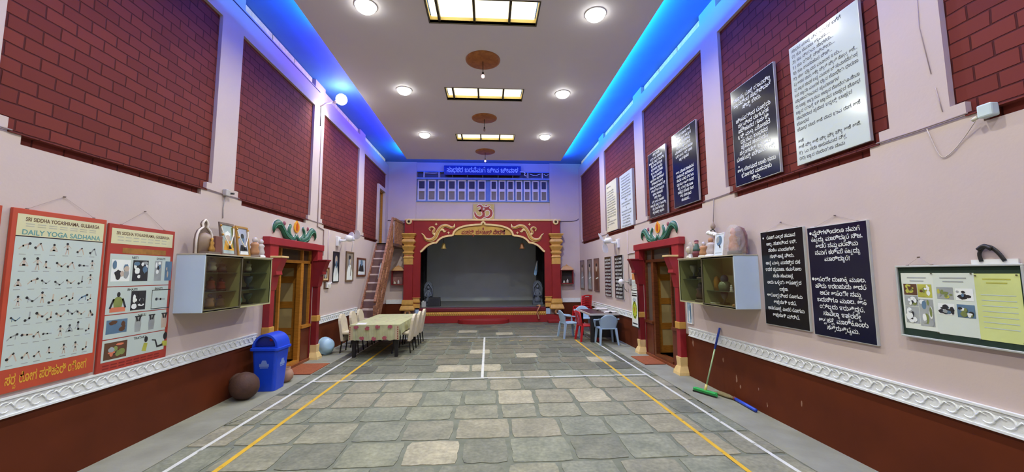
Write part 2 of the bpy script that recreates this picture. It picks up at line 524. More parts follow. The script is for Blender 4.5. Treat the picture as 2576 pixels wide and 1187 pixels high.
WHITE_TXT = ['ಸಾಧನ ಮಾರ್ಗ ನಿಯಮಗಳ ಬಗೆಗೆ', '೧) ಕೂ ಸಮಾಜ ಶ್ರಾವಣ.....', '೨) ಕೂ ನಿಯಮ ಸಾಧಕರು...', '೩) ಕೂ ಯಾತ್ರೆ ಸಿಹಿನೀರು....', '೪) ಕೂ ಉಪಾಹಾರ ಸಿಹಿ...', '೫) ಈಶ ಧ್ಯಾನದ ಮೂಲಕ ಇದು...', '೬) ಆಸನ ನಾಡು ಆಕ್ಷೇ ಪ್ರೀತಿ ಪ್ರೀತಿ ಸ್ತೋತ್ರ ಆಸೆ...', '೭) ಜ್ಞಾನ ಸಾಧಕ ಬದ್ಧ ಮೂಲಕ ಬಿ ಸುವಾಸನೆಯುಕ್ತ', 'ಇದ ಜ್ಞಾನಾ ಮಂಗಳ ಧ್ಯಾನ ಬೋಧೆಯ ಧಾರಣಾ', 'ಪ್ರಾಣಾಯಾಮದ ಪ್ರಮಾಣಗಳ', '೮) ಬಾಹ್ಯ ಅಭ್ಯಾಸವು ಅಜ್ಞಾನ ಬೋಧೆಯೂ-ಸೇವಾ', 'ಜ್ಞಾನ ಯಾತ್ರೆ ಬಿ ಜ್ಞಾನದ ಬಾಹ್ಯದ ಬೋಧ', 'ಸಾಧಕರಾದ ಪ್ರಸಾದ ಇದ್ದಲ್ಲಿ ಬಾಹ್ಯದ', 'ಬೋಧನ', 'ಬೋಧ ನಾದ ಆಸೆ ನಾದ ಭಾವ ರಾಗ ಆಸೆ', '', 'ಆಸೆ', 'ಆಸೆ ಪ್ರೀ ಆಸೆ ಪ್ರೀ ಪ್ರೀ ಪ್ರೀ ಆಸೆ ಆಸೆ.', '೯) ಓಂ ಸದಾ ಅನುಪಮದ ನಿತ್ಯ', '೧೦) ಜ್ಞಾನ ನಾರಾಯಣ ನಾಮ']
HEAD_TXT = 'SRI SIDDHA YOGASHRAMA, GULBARGA'
YOGA_TXT = 'DAILY YOGA SADHANA'
FOOT_TXT = 'ಸರ್ವ ರೋಗ ಪರಿಹಾರಿ ಯೋಗ'
load_glyphs(SIGN + ARCH + ''.join(NAVY_TXT + BLACK_TXT + UPDARK_TXT + WHITE_TXT) + HEAD_TXT + YOGA_TXT + FOOT_TXT + 'ॐ•ABCDEFGHIJKLMNOPQRSTUVWXYZabcdefghijklmnopqrstuvwxyz.,-!()0123456789')
# ================================================================== the room
PIL = [(-3.4, -3.3), (-0.33, 0.15), (2.83, 3.31), (5.83, 6.33), (8.98, 9.52), (12.15, 12.67)]
PANELS = [(PIL[i][1], PIL[i + 1][0]) for i in range(len(PIL) - 1)] + [(12.67, 15.42)]
DY0, DY1, DZ = 7.5, 9.22, 2.5          # door openings in both side walls
UY0, UY1, UZ0, UZ1 = 14.45, 15.25, 3.0, 5.05   # upper doorway on the left wall

# ---- floor: laid stone slabs over a bed of mortar
def build_floor():
    r = random.Random(11)
    mb = MB()
    mb.box(-4.3, 4.1, YF, YB + 0.2, -0.12, -0.007, 1)
    mb.box(-4.3, -3.36, YF, YB + 0.2, -0.007, 0.0, 2); mb.box(3.14, 4.1, YF, YB + 0.2, -0.007, 0.0, 2)
    cols = []
    base = [(139, 141, 122), (136, 139, 122), (144, 143, 124), (133, 136, 121), (147, 143, 124), (139, 138, 121), (135, 139, 123)]
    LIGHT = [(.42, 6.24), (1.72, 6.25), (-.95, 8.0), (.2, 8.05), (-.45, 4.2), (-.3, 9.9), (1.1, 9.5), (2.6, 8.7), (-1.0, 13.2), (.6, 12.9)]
    y = YF
    row = 0
    while y < YB:
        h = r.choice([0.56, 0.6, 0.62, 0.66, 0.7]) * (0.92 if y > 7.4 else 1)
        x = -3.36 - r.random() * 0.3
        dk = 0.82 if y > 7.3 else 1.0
        while x < 3.13:
            w = r.choice([0.52, 0.6, 0.62, 0.64, 0.68, 0.58])
            g = 0.027
            x0, x1, y0, y1 = x + g * r.uniform(.6, 1.3), x + w - g * r.uniform(.6, 1.3), y + g * r.uniform(.5, 1.1), y + h - g * r.uniform(.5, 1.1)
            pts = []
            for (ax, ay), (bx, by) in (((x0, y0), (x1, y0)), ((x1, y0), (x1, y1)), ((x1, y1), (x0, y1)), ((x0, y1), (x0, y0))):
                k = 5
                for i in range(k):
                    t = i / k
                    j = 0.011
                    px, py = ax + (bx - ax) * t + r.uniform(-j, j), ay + (by - ay) * t + r.uniform(-j, j)
                    if i == 0:
                        px += 0.012 if ax == x0 else -0.012; py += 0.012 if ay == y0 else -0.012
                    pts.append((min(max(px, -3.35 + .01 * (i % 2)), 3.13 - .01 * (i % 2)), min(max(py, YF), YB + .19)))
            c = r.choice(base)
            k = r.random()
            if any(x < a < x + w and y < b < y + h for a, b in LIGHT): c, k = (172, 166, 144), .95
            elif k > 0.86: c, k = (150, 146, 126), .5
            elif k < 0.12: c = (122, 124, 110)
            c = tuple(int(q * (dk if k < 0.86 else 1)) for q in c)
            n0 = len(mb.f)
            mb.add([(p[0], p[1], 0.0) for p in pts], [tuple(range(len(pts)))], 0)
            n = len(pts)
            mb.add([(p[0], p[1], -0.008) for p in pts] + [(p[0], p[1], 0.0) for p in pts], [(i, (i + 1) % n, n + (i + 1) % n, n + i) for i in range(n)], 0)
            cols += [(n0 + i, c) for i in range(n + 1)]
            x += w
        y += h
        row += 1
    o = mb.build('floor', [floor_stone_mat(), mat('floor_mortar', (108, 112, 98), 0.85, var=0.18, scale=5, bump=0.3), mat('cement_strip', (138, 138, 123), 0.75, var=0.16, scale=2.4, bump=0.2, bscale=14)])
    me = o.data
    at = me.attributes.new('slab', 'FLOAT_COLOR', 'FACE')
    buf = [0.5, 0.5, 0.5, 1.0] * len(me.polygons)
    for i, c in cols:
        l = lin(c)
        buf[i * 4:i * 4 + 3] = l
    at.data.foreach_set('color', buf)
    return struct(o)
floor = build_floor()

def worn_paint(name, col, scale=9, worn=0.42):
    """paint that has flaked off in patches (the stone shows between)"""
    m = mat(name, col, 0.6, var=0.1, scale=5)
    nt = m.node_tree
    b = nt.nodes['Principled BSDF']
    tc = nt.nodes.new('ShaderNodeTexCoord')
    nz = nt.nodes.new('ShaderNodeTexNoise'); nz.inputs['Scale'].default_value = scale; nz.inputs['Detail'].default_value = 6
    nt.links.new(tc.outputs['Object'], nz.inputs['Vector'])
    mr = nt.nodes.new('ShaderNodeMapRange')
    mr.inputs['From Min'].default_value = worn - 0.06; mr.inputs['From Max'].default_value = worn + 0.06
    nt.links.new(nz.outputs['Fac'], mr.inputs['Value'])
    nt.links.new(mr.outputs[0], b.inputs['Alpha'])
    return m
LINEW = worn_paint('worn_white_line_paint', (202, 204, 200), 7, 0.30)
LINEWW = worn_paint('worn_out_white_line_paint', (190, 190, 182), 7, 0.46)
LINEY = worn_paint('worn_yellow_line_paint', (206, 164, 40), 7, 0.30)
LINEYW = worn_paint('worn_out_yellow_line_paint', (196, 176, 106), 7, 0.52)
def court_line(x0, x1, y0, y1, m, z=0.0015):
    MB().add([(x0, y0, z), (x1, y0, z), (x1, y1, z), (x0, y1, z)], [(0, 1, 2, 3)]).build('court_line', m, floor)
court_line(-3.16, -3.11, -1.0, 12.0, LINEW)
court_line(2.94, 2.985, -1.0, 12.0, LINEW)
court_line(-2.675, -2.62, -1.0, 11.3, LINEY, 0.002)
court_line(2.465, 2.515, -1.0, 11.3, LINEY, 0.002)
court_line(-3.11, 2.94, 7.36, 7.41, LINEW, 0.0025)
court_line(-3.11, 2.94, 11.94, 11.99, LINEW, 0.0025)
court_line(-2.62, 2.465, 11.28, 11.32, LINEYW, 0.0022)
court_line(-0.135, -0.085, 7.41, 11.94, LINEW, 0.0028)

# ---- side walls
def side_wall(name, F, upper_door):
    mb = MB()
    T = -0.3
    fb = lambda y0, y1, z0, z1, d0=T, d1=0.0: mb.fbox(F, y0, y1, z0, z1, d0, d1)
    fb(YF, DY0, 0, 3.02); fb(DY1, YB, 0, 3.02 if not upper_door else 3.0); fb(DY0, DY1, DZ, 3.02)
    if upper_door:
        fb(DY1, UY0, 3.0, 3.02); fb(UY1, YB, 3.0, 3.02)
    for y0, y1 in PIL:
        fb(y0, y1, 3.02, 5.8); fb(y0, y1, 6.24, ZS)
    for y0, y1 in PANELS:
        last = y1 > 15
        for s, e in ((y0, 1), (y1, -1)):
            if last and e == -1 and upper_door: continue
            a = sorted((s, s + e * 0.1)); fb(a[0], a[1], 3.02, 3.22)
            a = sorted((s + e * 0.1, s + e * 0.2)); fb(a[0], a[1], 3.02, 3.12)
    fb(YF, YB, 5.8, 6.24)
    if not upper_door:
        fb(15.42, YB, 3.02, 5.8)
    else:
        fb(15.42, YB, 3.02, 5.8)
        # white-painted door surround standing a little proud of the brick
        fb(UY0 - 0.14, UY0, UZ0, UZ1 + 0.14, T, 0.02); fb(UY1, 15.42, UZ0, UZ1 + 0.14, T, 0.02); fb(UY0, UY1, UZ1, UZ1 + 0.14, T, 0.02)
    w = struct(mb.build(name, WALL))
    for y0, y1 in PANELS:
        b = MB()
        z0 = 3.0
        if upper_door and y1 > 15:
            b.fbox(F, y0, UY0 - 0.14, 3.0, 5.82, T, -0.05); b.fbox(F, UY0 - 0.14, y1, UZ1 + 0.14, 5.82, T, -0.05)
            b.fbox(F, y0, UY0 - 0.14, 3.10, 3.125, -0.05, 0.012)
        else:
            b.fbox(F, y0, y1, 3.0, 5.82, T, -0.05)
            b.fbox(F, y0 + 0.1, y1 - 0.1, 3.10, 3.125, -0.05, 0.012)
        b.build('brick_panel', BRICK, w)
        # louvred vents under the slab, the daylight beyond is put into the sheet's tan glow
        v = MB()
        k = 3
        for i in range(k):
            a, c = y0 + 0.07 + (y1 - y0 - 0.14) * i / k, y0 + 0.07 + (y1 - y0 - 0.14) * (i + 1) / k
            v.fbox(F, a + 0.015, c - 0.015, 6.24, ZS - 0.02, -0.06, -0.05)
        v.build('vent_pane', mat('daylit_vent_sheet', (206, 190, 140), 0.7, var=0.25, scale=9, emit=0.4), w)
    # wainscot paint
    p = MB()
    for y0, y1 in ((YF, DY0 - 0.02), (DY1 + 0.02, YB)):
        p.fbox(F, y0, y1, 0.0, 0.76, 0.0, 0.004)
    p.build('wainscot', BROWN, w)
    # thin cable clipped along the foot of the brick panels
    mb2 = MB()
    for y0, y1 in PIL[1:]:
        mb2.tube([F(y0 - 0.12, 3.118, 0.012), F((y0 + y1) / 2, 3.113, 0.012), F(y1 + 0.12, 3.118, 0.012)], 0.007, 6)
    mb2.build('clipped_cable', mat('dusty_cable', (150, 132, 134), 0.7), w)
    return w
wall_left = side_wall('wall_left', FL, True)
wall_right = side_wall('wall_right', FR, False)

MB().tube([FR(2.96, 4.6, .004), FR(2.98, 4.0, .004), FR(2.93, 3.55, .004)], .003, 5).tube([FR(2.91, 3.42, .004), FR(2.88, 3.2, .004)], .003, 5).build('hairline_cable', mat('stained_cable', (182, 165, 164), .8), wall_right)
# dark line of the joint under the slab on the left wall
MB().tube([FL(2.9, 6.20, 0.008), FL(6.2, 6.19, 0.008), FL(9.2, 6.21, 0.008)], 0.008, 6).build('joint_cable', mat('navy_cable', (40, 46, 90), 0.6), wall_left)

# flaked paint on the brown band of the right wall
r = random.Random(2)
for y, z, s in ((7.06, .63, .05), (5.83, .31, .045), (6.15, .52, .03), (5.75, .22, .03), (5.35, .30, .02), (5.20, .13, .03), (6.5, .40, .02), (4.6, .35, .03)):
    MB().fpoly(FR, [(y + s * .5 * math.cos(a) * r.uniform(.5, 1.2), z + s * 1.3 * math.sin(a) * r.uniform(.5, 1.2)) for a in [i * PI / 5 for i in range(10)]], .0046).build('paint_flake', mat('bared_plaster', (150, 112, 92), .8, var=.2, scale=30), wall_right)
# ---- embossed white dado rails
def dado(name, F, y0, y1, z0=0.735, z1=0.9):
    mb = MB()
    mb.fbox(F, y0, y1, z0, z1, 0.0, 0.022)
    mb.fbox(F, y0, y1, z0, z0 + 0.018, 0.022, 0.034); mb.fbox(F, y0, y1, z1 - 0.018, z1, 0.022, 0.034)
    n = int((y1 - y0) / 0.115)
    zc = (z0 + z1) / 2
    for i in range(n):
        y = y0 + (i + 0.5) * (y1 - y0) / n
        pts = [F(y + 0.045 * math.cos(a), zc + 0.042 * math.sin(a), 0.022) for a in [PI * (0.25 + 1.5 * k / 8) for k in range(9)]]
        mb.tube(pts, [0.004, 0.008, 0.009, 0.009, 0.009, 0.009, 0.009, 0.007, 0.004], 5)
        mb.tube([F(y + 0.005, zc + 0.012, 0.022), F(y + 0.04, zc + 0.03, 0.024), F(y + 0.085, zc - 0.03, 0.024)], [0.004, 0.008, 0.004], 5)
    return struct(mb.build(name, RAILW))
dado('trim_1', FL, YF + 0.1, 7.12)
dado('trim_2', FL, 9.60, 12.33)
dado('trim_3', FR, YF + 0.1, 7.16)
dado('trim_4', FR, 9.52, YB - 0.05)

# ---- back wall, with the stage recess cut out of it
mb = MB()
T0, T1 = YB, YB + 0.3
mb.box(-4.3, -2.9, T0, T1, 0, ZS); mb.box(2.52, 4.05, T0, T1, 0, ZS)
mb.box(-2.9, 2.52, T0 + 0.05, T1, 4.0, 4.82); mb.box(-2.9, 2.52, T0 + 0.05, T1, 6.06, ZS)
mb.box(-2.9, 2.52, T0 + 0.2, T1 + 0.1, 4.82, 6.06)
wall_back = struct(mb.build('wall_back', WALL))
MB().box(-4.0, -3.3, YB - 0.004, YB, 0, 0.76).box(2.92, 3.72, YB - 0.004, YB, 0, 0.76).build('wainscot', BROWN, wall_back)
MB().box(-3.98, -3.35, YB - 0.03, YB, 0.735, 0.9).build('ledge', RAILW, wall_back)
MB().box(2.98, 3.69, YB - 0.03, YB, 0.735, 0.9).build('ledge', RAILW, wall_back)
MB().tube([(-4, YB - 0.012, 4.03), (-3.6, YB - .012, 4.02), (-3.2, YB - .012, 4.0)], 0.014, 6).build('clipped_cable', mat('purple_grey_cable', (92, 74, 96), .7), wall_back)
MB().tube([(2.9, YB - 0.012, 4.0), (3.4, YB - .012, 4.01), (3.62, YB - .012, 4.05), (3.71, YB - .012, 4.12)], 0.014, 6).build('clipped_cable', MATS['purple_grey_cable'], wall_back)

# ---- rear wall behind the viewer
rw = struct(MB().box(-4.3, 4.05, YF - 0.3, YF, 0, ZS).build('wall_rear', WALL))

# ---- ceiling: slab above, plaster panel hung below it with openings for the roof lights
SKY = [(-1.0, 0.82, -0.15, 0.45), (-1.0, 0.82, 2.82, 3.42), (-1.0, 0.82, 5.82, 6.42), (-1.0, 0.82, 8.80, 9.42), (-1.0, 0.82, 11.85, 12.47)]
PX0, PX1, PY1 = -3.06, 2.78, 14.6
def slab_with_holes(x0, x1, y0, y1, z0, z1):
    m = MB()
    ys = y0
    for hx0, hx1, hy0, hy1 in SKY:
        m.box(x0, x1, ys, hy0, z0, z1)
        m.box(x0, hx0, hy0, hy1, z0, z1); m.box(hx1, x1, hy0, hy1, z0, z1)
        ys = hy1
    m.box(x0, x1, ys, y1, z0, z1)
    return m
ceiling = struct(slab_with_holes(PX0, PX1, YF, PY1, ZC, ZC + 0.04).build('ceiling', CEIL))
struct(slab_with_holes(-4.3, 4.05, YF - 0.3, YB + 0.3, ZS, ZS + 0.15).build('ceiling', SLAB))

# ---- roof lights
PANE = emit_mat('daylit_fibre_sheet', (255, 244, 206), SKY_STRENGTH)
SHAFT = mat('yellow_shaft_paint', (236, 214, 140), 0.6)
MULL = mat('dark_bronze_bar', (66, 58, 40), 0.5)
for i, (x0, x1, y0, y1) in enumerate(SKY):
    zt = ZC + 0.13
    fr = MB()
    fr.box(x0 - 0.03, x0, y0 - 0.03, y1 + 0.03, ZC + 0.04, zt); fr.box(x1, x1 + 0.03, y0 - 0.03, y1 + 0.03, ZC + 0.04, zt)
    fr.box(x0, x1, y0 - 0.03, y0, ZC + 0.04, zt); fr.box(x0, x1, y1, y1 + 0.03, ZC + 0.04, zt)
    w = struct(fr.build('window_%d' % (i + 2), SHAFT, loc=((x0 + x1) / 2, (y0 + y1) / 2, ZC)))
    xs = [x0, x0 + 0.16, x0 + 0.76, x0 + 1.36, x1]
    for a, b in zip(xs[:-1], xs[1:]):
        MB().box(a + 0.02, b - 0.02, y0, y1, zt - 0.02, zt - 0.005).build('pane', PANE, w)
    for a in xs[1:-1]:
        MB().box(a - 0.02, a + 0.02, y0, y1, ZC + 0.02, zt).build('glazing_bar', MULL, w)
    MB().box(x0 - .02, x1 + .02, y0 - .02, y0, ZC - .006, ZC + .05).box(x0 - .02, x1 + .02, y1, y1 + .02, ZC - .006, ZC + .05).box(x0 - .02, x0, y0, y1, ZC - .006, ZC + .05).box(x1, x1 + .02, y0, y1, ZC - .006, ZC + .05).build('frame', MULL, w)

# ---- recessed round ceiling lamps
ring = mat('lamp_ring', (240, 240, 240), 0.4)
glow = emit_mat('lamp_diffuser', (255, 255, 252), 14.0)
def downlight(x, y, label, k=1.0, spread=152):
    t = thing('ceiling_lamp', label, 'ceiling lamp', (x, y, ZC), 'round ceiling lamps')
    MB().lathe([(0.178, 0.0), (0.178, -0.012), (0.165, -0.016), (0.165, 0.0)], 28, (x, y, ZC)).build('rim', ring, t)
    MB().lathe([(1e-5, -0.115), (0.06, -0.108), (0.11, -0.088), (0.145, -0.055), (0.163, -0.015), (0.163, 0.0)], 28, (x, y, ZC)).build('diffuser', glow, t)
    la = bpy.data.lights.new('lamp', 'AREA'); la.shape = 'DISK'; la.size = 0.2; la.energy = DOWNLIGHT_W * k; la.spread = math.radians(spread)
    la.color = (0.985, 1.0, 0.93)
    lo = bpy.data.objects.new('lamp_light', la); COL.objects.link(lo); lo.parent = t; lo.location = (0, 0, -0.12)
    return t
for j, y in enumerate((6.05, 8.95, 11.92)):
    n = ('nearest', 'middle', 'farthest')[j]
    downlight(-1.97, y, '%s of the three round white lamps in the left row on the ceiling' % n, (1.0, 1.1, 2.1)[j], (152, 160, 180)[j])
    downlight(1.78, y, '%s of the three round white lamps in the right row on the ceiling' % n, (1.0, 1.1, 2.1)[j], (152, 160, 180)[j])
for y in (-2.0, 0.6, 3.2):
    for x, s in ((-1.97, 'left'), (1.78, 'right')):
        t = downlight(x, y, 'round white ceiling lamp in the %s row behind the viewer, %s' % (s, {-2.0: 'rearmost', 0.6: 'middle', 3.2: 'foremost'}[y]))
        t['group'] = 'round ceiling lamps behind the viewer'

# ---- blue LED strips lying on top of the hung ceiling's edge
LED = {'left': [((0.02, 0.22, 1.0), YF, 7.0, 1.0), ((0.13, 0.05, 1.0), 7.0, 13.4, 0.9), ((0.02, 0.30, 1.0), 13.4, 14.55, 1.4)], 'right': [((0.01, 0.27, 1.0), YF, 14.55, 1.7)]}
def led(name, label, x0, x1, y0, y1, col, k, tilt, loc):
    t = thing(name, label, 'LED strip', loc, None)
    MB().box(x0, x1, y0, y1, ZC + 0.04, ZC + 0.048).build('backing', WHITE, t)
    la = bpy.data.lights.new('led', 'AREA'); la.shape = 'RECTANGLE'
    L = max(x1 - x0, y1 - y0)
    la.size = x1 - x0; la.size_y = y1 - y0
    la.energy = LED_STRENGTH * k * L; la.color = col
    lo = bpy.data.objects.new('led_light', la); COL.objects.link(lo); lo.parent = t
    lo.location = (0, 0, 0.012); lo.rotation_euler = (PI if not tilt[0] else PI + tilt[0], tilt[1], 0)
    return t
for s, segs in LED.items():
    for i, (col, y0, y1, k) in enumerate(segs):
        xc = PX0 + 0.06 if s == 'left' else PX1 - 0.06
        lab = {'left': ['blue LED strip on the left ceiling edge, nearest length', 'violet LED strip on the left ceiling edge, middle length', 'blue LED strip on the left ceiling edge, short far length'], 'right': ['long blue LED strip on the right ceiling edge']}[s][i]
        led('light_strip', lab, xc - 0.015, xc + 0.015, y0, y1, col, k, (0, -0.5 if s == 'left' else 0.5), (xc, (y0 + y1) / 2, ZC + 0.048))
led('light_strip', 'blue LED strip along the far edge of the ceiling, above the stage', PX0 + 0.1, PX1 - 0.1, PY1 - 0.075, PY1 - 0.045, (0.02, 0.10, 1.0), 0.8, (-0.5, 0), ((PX0 + PX1) / 2, PY1 - 0.06, ZC + 0.048))

# ---- round orange ceiling roses with a hanging bulb
ROSE = wood_mat('orange_ply', (150, 88, 34), (178, 112, 50), 0.45, (3, 3, 3))
for i, (y, w) in enumerate(((7.57, 'nearest'), (10.55, 'middle'), (13.55, 'farthest'))):
    t = thing('pendant_lamp', '%s of three orange ceiling discs with a hanging bulb' % w, 'pendant lamp', (-0.11, y, ZC), 'orange ceiling discs')
    MB().lathe([(1e-5, -0.035), (0.3, -0.035), (0.345, -0.02), (0.35, 0.0)], 32, (-0.11, y, ZC)).build('ceiling_rose', ROSE, t)
    MB().tube([(-0.11, y, ZC - 0.03), (-0.11, y, ZC - 0.27)], 0.008, 6).build('cord', BLACK, t)
    MB().lathe([(0.018, -0.26), (0.022, -0.30), (0.018, -0.31)], 10, (-0.11, y, ZC)).build('bulb_holder', BLACK, t)
    MB().ball((-0.11, y, ZC - 0.345), 0.034, 12, sz=1.2).build('bulb', emit_mat('pink_bulb', (255, 190, 190), 3.0) if i != 1 else mat('unlit_bulb', (150, 130, 132), .2), t)

# ---- flood lamp on a bracket, left wall
t = thing('flood_lamp', 'bright white lamp on a bracket at the top of the left wall', 'lamp', (XL, 9.25, 5.9))
MB().tube([(XL, 9.25, 5.88), (XL + 0.12, 9.26, 5.96), (XL + 0.36, 9.3, 6.02)], 0.016, 8).build('bracket', PINK, t)
MB().tube([(XL + 0.02, 9.25, 5.88), (XL + 0.02, 9.255, 5.4)], 0.01, 6).build('cable', BLACK, t)
MB().tube([(XL + 0.30, 9.29, 6.0), (XL + 0.40, 9.31, 6.06)], [.03, .05], 12).build('lamp_holder', PINK, t)
MB().ball((XL + 0.46, 9.33, 6.1), 0.13, 18).build('bulb', emit_mat('flood_bulb', (255, 255, 255), 30.0), t)
la = bpy.data.lights.new('flood', 'SPOT'); la.energy = 110; la.spot_size = math.radians(115); la.spot_blend = 0.9; la.shadow_soft_size = 0.1
lo = bpy.data.objects.new('flood_light', la); COL.objects.link(lo); lo.parent = t; lo.location = (0.5, 0.08, 0.06)
lo.rotation_euler = (Vector((-0.75, 0.0, -0.65))).to_track_quat('-Z', 'Y').to_euler()

# ---- doors
def side_door(name, F, frame_m, side):
    """red masonry surround with corbels, varnished frame with fanlight and side lights, one leaf standing open inwards"""
    d = bpy.data.objects.new(name, None); COL.objects.link(d); OFF[d] = Vector((0, 0, 0)); struct(d)
    P = lambda: MB()
    b = 0.13
    # lintel and upper jambs
    P().fbox(F, 7.18, 9.5, 2.44, 2.58, 0.0, b).build('lintel', RED, d, bevel=0.008)
    P().fbox(F, 7.24, 7.52, 2.2, 2.44, 0.0, b - 0.02).build('jamb', RED, d)
    P().fbox(F, 9.2, 9.46, 2.2, 2.44, 0.0, b - 0.02).build('jamb', RED, d)
    for y0, y1, s in ((7.30, 7.44, -1), (9.26, 9.40, 1)):
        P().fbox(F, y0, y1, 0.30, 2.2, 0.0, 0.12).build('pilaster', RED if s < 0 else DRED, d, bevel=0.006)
        P().fbox(F, y0 - 0.015, y1 + 0.015, 0.84, 0.97, 0.0, 0.14).build('band', GOLD, d, bevel=0.012)
        # corbel: stepped bracket flaring out from the wall under the lintel
        G = lambda u, v, e: F(e, v, u)
        prof = [(0.0, 1.62), (.125, 1.62), (.15, 1.76), (.165, 1.88), (.225, 1.90), (.215, 1.96), (.26, 2.08), (.30, 2.20), (0.0, 2.20)]
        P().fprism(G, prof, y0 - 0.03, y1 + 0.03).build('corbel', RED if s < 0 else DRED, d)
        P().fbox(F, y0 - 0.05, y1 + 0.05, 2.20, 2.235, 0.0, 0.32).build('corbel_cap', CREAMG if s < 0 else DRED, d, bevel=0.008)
        # golden foot
        c = F((y0 + y1) / 2, 0, 0.08)
        f = P()
        for z0, z1, a0, a1 in ((0, .05, .13, .125), (.05, .15, .125, .085), (.15, .18, .075, .075), (.18, .32, .075, .085)):
            cy = (y0 + y1) / 2
            f.hexa([F(cy - a0, z0, 0), F(cy + a0, z0, 0), F(cy + a0, z0, 0.06 + a0), F(cy - a0, z0, 0.06 + a0)], [F(cy - a1, z1, 0), F(cy + a1, z1, 0), F(cy + a1, z1, 0.06 + a1), F(cy - a1, z1, 0.06 + a1)])
        f.build('pilaster_foot', CREAMG, d)
    P().fbox(F, 9.205, DY1 + .004, 0.0, 2.44, -0.1, 0.004).build('reveal', DRED, d); P().fbox(F, DY0 - .004, 7.515, 0.0, 2.44, -0.1, 0.004).build('reveal', DRED, d); P().fbox(F, DY0, DY1, 2.425, 2.444, -0.1, 0.004).build('reveal', DRED, d)
    # timber frame set back in the opening
    q = -0.12
    fr = P()
    fr.fbox(F, DY0, DY1, 2.42, DZ, q, q + 0.09); fr.fbox(F, DY0, DY0 + 0.05, 0, DZ, q, q + 0.09); fr.fbox(F, DY1 - 0.05, DY1, 0, DZ, q, q + 0.09)
    fr.fbox(F, DY0, DY1, 2.14, 2.20, q, q + 0.09)
    fr.fbox(F, 7.88, 7.93, 0, 2.42, q, q + 0.09); fr.fbox(F, 8.74, 8.86, 0, 2.14, q, q + 0.09); fr.fbox(F, 8.78, 8.83, 2.2, 2.42, q, q + 0.09)
    fr.fbox(F, 8.82, DY1 + 0.02, 0.74, 0.80, q, q + 0.13); fr.fbox(F, DY0, 7.9, 0.74, 0.80, q, q + 0.13)
    fr.fbox(F, 7.9, 8.76, 0.0, 0.10, q, q + 0.12)
    fr.build('door_frame', frame_m, d)
    smoked = mat('smoked_glass_' + side, (64, 48, 34) if side == 'left' else (96, 86, 78), 0.2, var=0.08, scale=3)
    for a, c in ((DY0 + .05, 7.88), (7.93, 8.78), (8.83, DY1 - .05)):
        P().fbox(F, a, c, 2.20, 2.42, q + 0.03, q + 0.04).build('fanlight', smoked, d)
    P().fbox(F, DY0 + .05, 7.88, 0.8, 2.14, q + .03, q + .04).build('side_light', smoked, d)
    P().fbox(F, 8.86, DY1 - .05, 0.8, 2.14, q + .03, q + .04).build('side_light', smoked, d)
    dw = mat('maroon_low_panel', (96, 44, 26), 0.45, var=0.12)
    P().fbox(F, DY0, 7.88, 0, 0.74, q - .02, q + .1).build('low_panel', dw, d)
    P().fbox(F, 8.84, DY1, 0, 0.74, q - .02, q + .1).build('low_panel', dw, d)
    # open leaf, hinged at the far post and swung into the next room
    lm = OCHRE
    yl = 8.84
    leaf = P()
    w0, w1 = -0.14, -0.90
    z0, z1 = 0.10, 2.14
    zs = [z0, 0.26, 0.62, 0.76, 1.18, 1.32, 1.72, 1.86, z1 - 0.12, z1]
    leaf.fbox(F, yl, yl + 0.04, z0, z1, w0 - 0.09, w0); leaf.fbox(F, yl, yl + 0.04, z0, z1, w1, w1 + 0.09)
    for a, c in ((z0, .26), (.62, .76), (1.18, 1.32), (1.72, 1.86), (2.04, z1)):
        leaf.fbox(F, yl, yl + 0.04, a, c, w1 + 0.09, w0 - 0.09)
    L = leaf.build('door_leaf', lm, d)
    for a, c in ((.26, .62), (.76, 1.18), (1.32, 1.72), (1.86, 2.04)):
        P().fbox(F, yl + 0.012, yl + 0.03, a, c, w1 + 0.09, w0 - 0.09).build('panel', DOORPANEL, L)
    # the little lobby behind it
    lob = P()
    lob.fbox(F, 6.9, 9.8, -0.02, 0.0, -2.2, -0.3); lob.fbox(F, 6.9, 9.8, 0, 2.7, -2.25, -2.2); lob.fbox(F, 6.85, 6.9, 0, 2.7, -2.2, -0.3)
    lob.fbox(F, 9.8, 9.85, 0, 2.7, -2.2, -0.3); lob.fbox(F, 6.9, 9.8, 2.7, 2.75, -2.2, -0.3)
    lob.build('lobby', DARKVOID, d)
    # stone sill in front
    P().fbox(F, 7.5, 9.22, 0, 0.05, -0.3, 0.02).build('sill', mat('brown_sill', (128, 66, 34), 0.5), d)
    return d
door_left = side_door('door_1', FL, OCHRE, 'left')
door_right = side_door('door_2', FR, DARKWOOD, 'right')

# upper doorway on the left wall: an ochre frame with a dim passage behind
d3 = bpy.data.objects.new('door_3', None); COL.objects.link(d3); OFF[d3] = Vector((0, 0, 0)); struct(d3)
MB().fbox(FL, UY0, UY0 + 0.06, UZ0, UZ1, -0.2, -0.08).fbox(FL, UY1 - 0.06, UY1, UZ0, UZ1, -0.2, -0.08).fbox(FL, UY0, UY1, UZ1 - 0.06, UZ1, -0.2, -0.08).build('door_frame', OCHRE, d3)
MB().fbox(FL, UY0 + 0.06, UY1 - 0.06, UZ0, UZ1 - 0.06, -0.19, -0.15).build('door_leaf', wood_mat('pale_brown_leaf', (120, 98, 80), (146, 122, 100)), d3)
MB().fbox(FL, UY0 - 0.2, UY1 + 0.2, UZ0 - 0.02, UZ1 + 0.2, -0.36, -0.3).build('lobby', DARKVOID, d3)
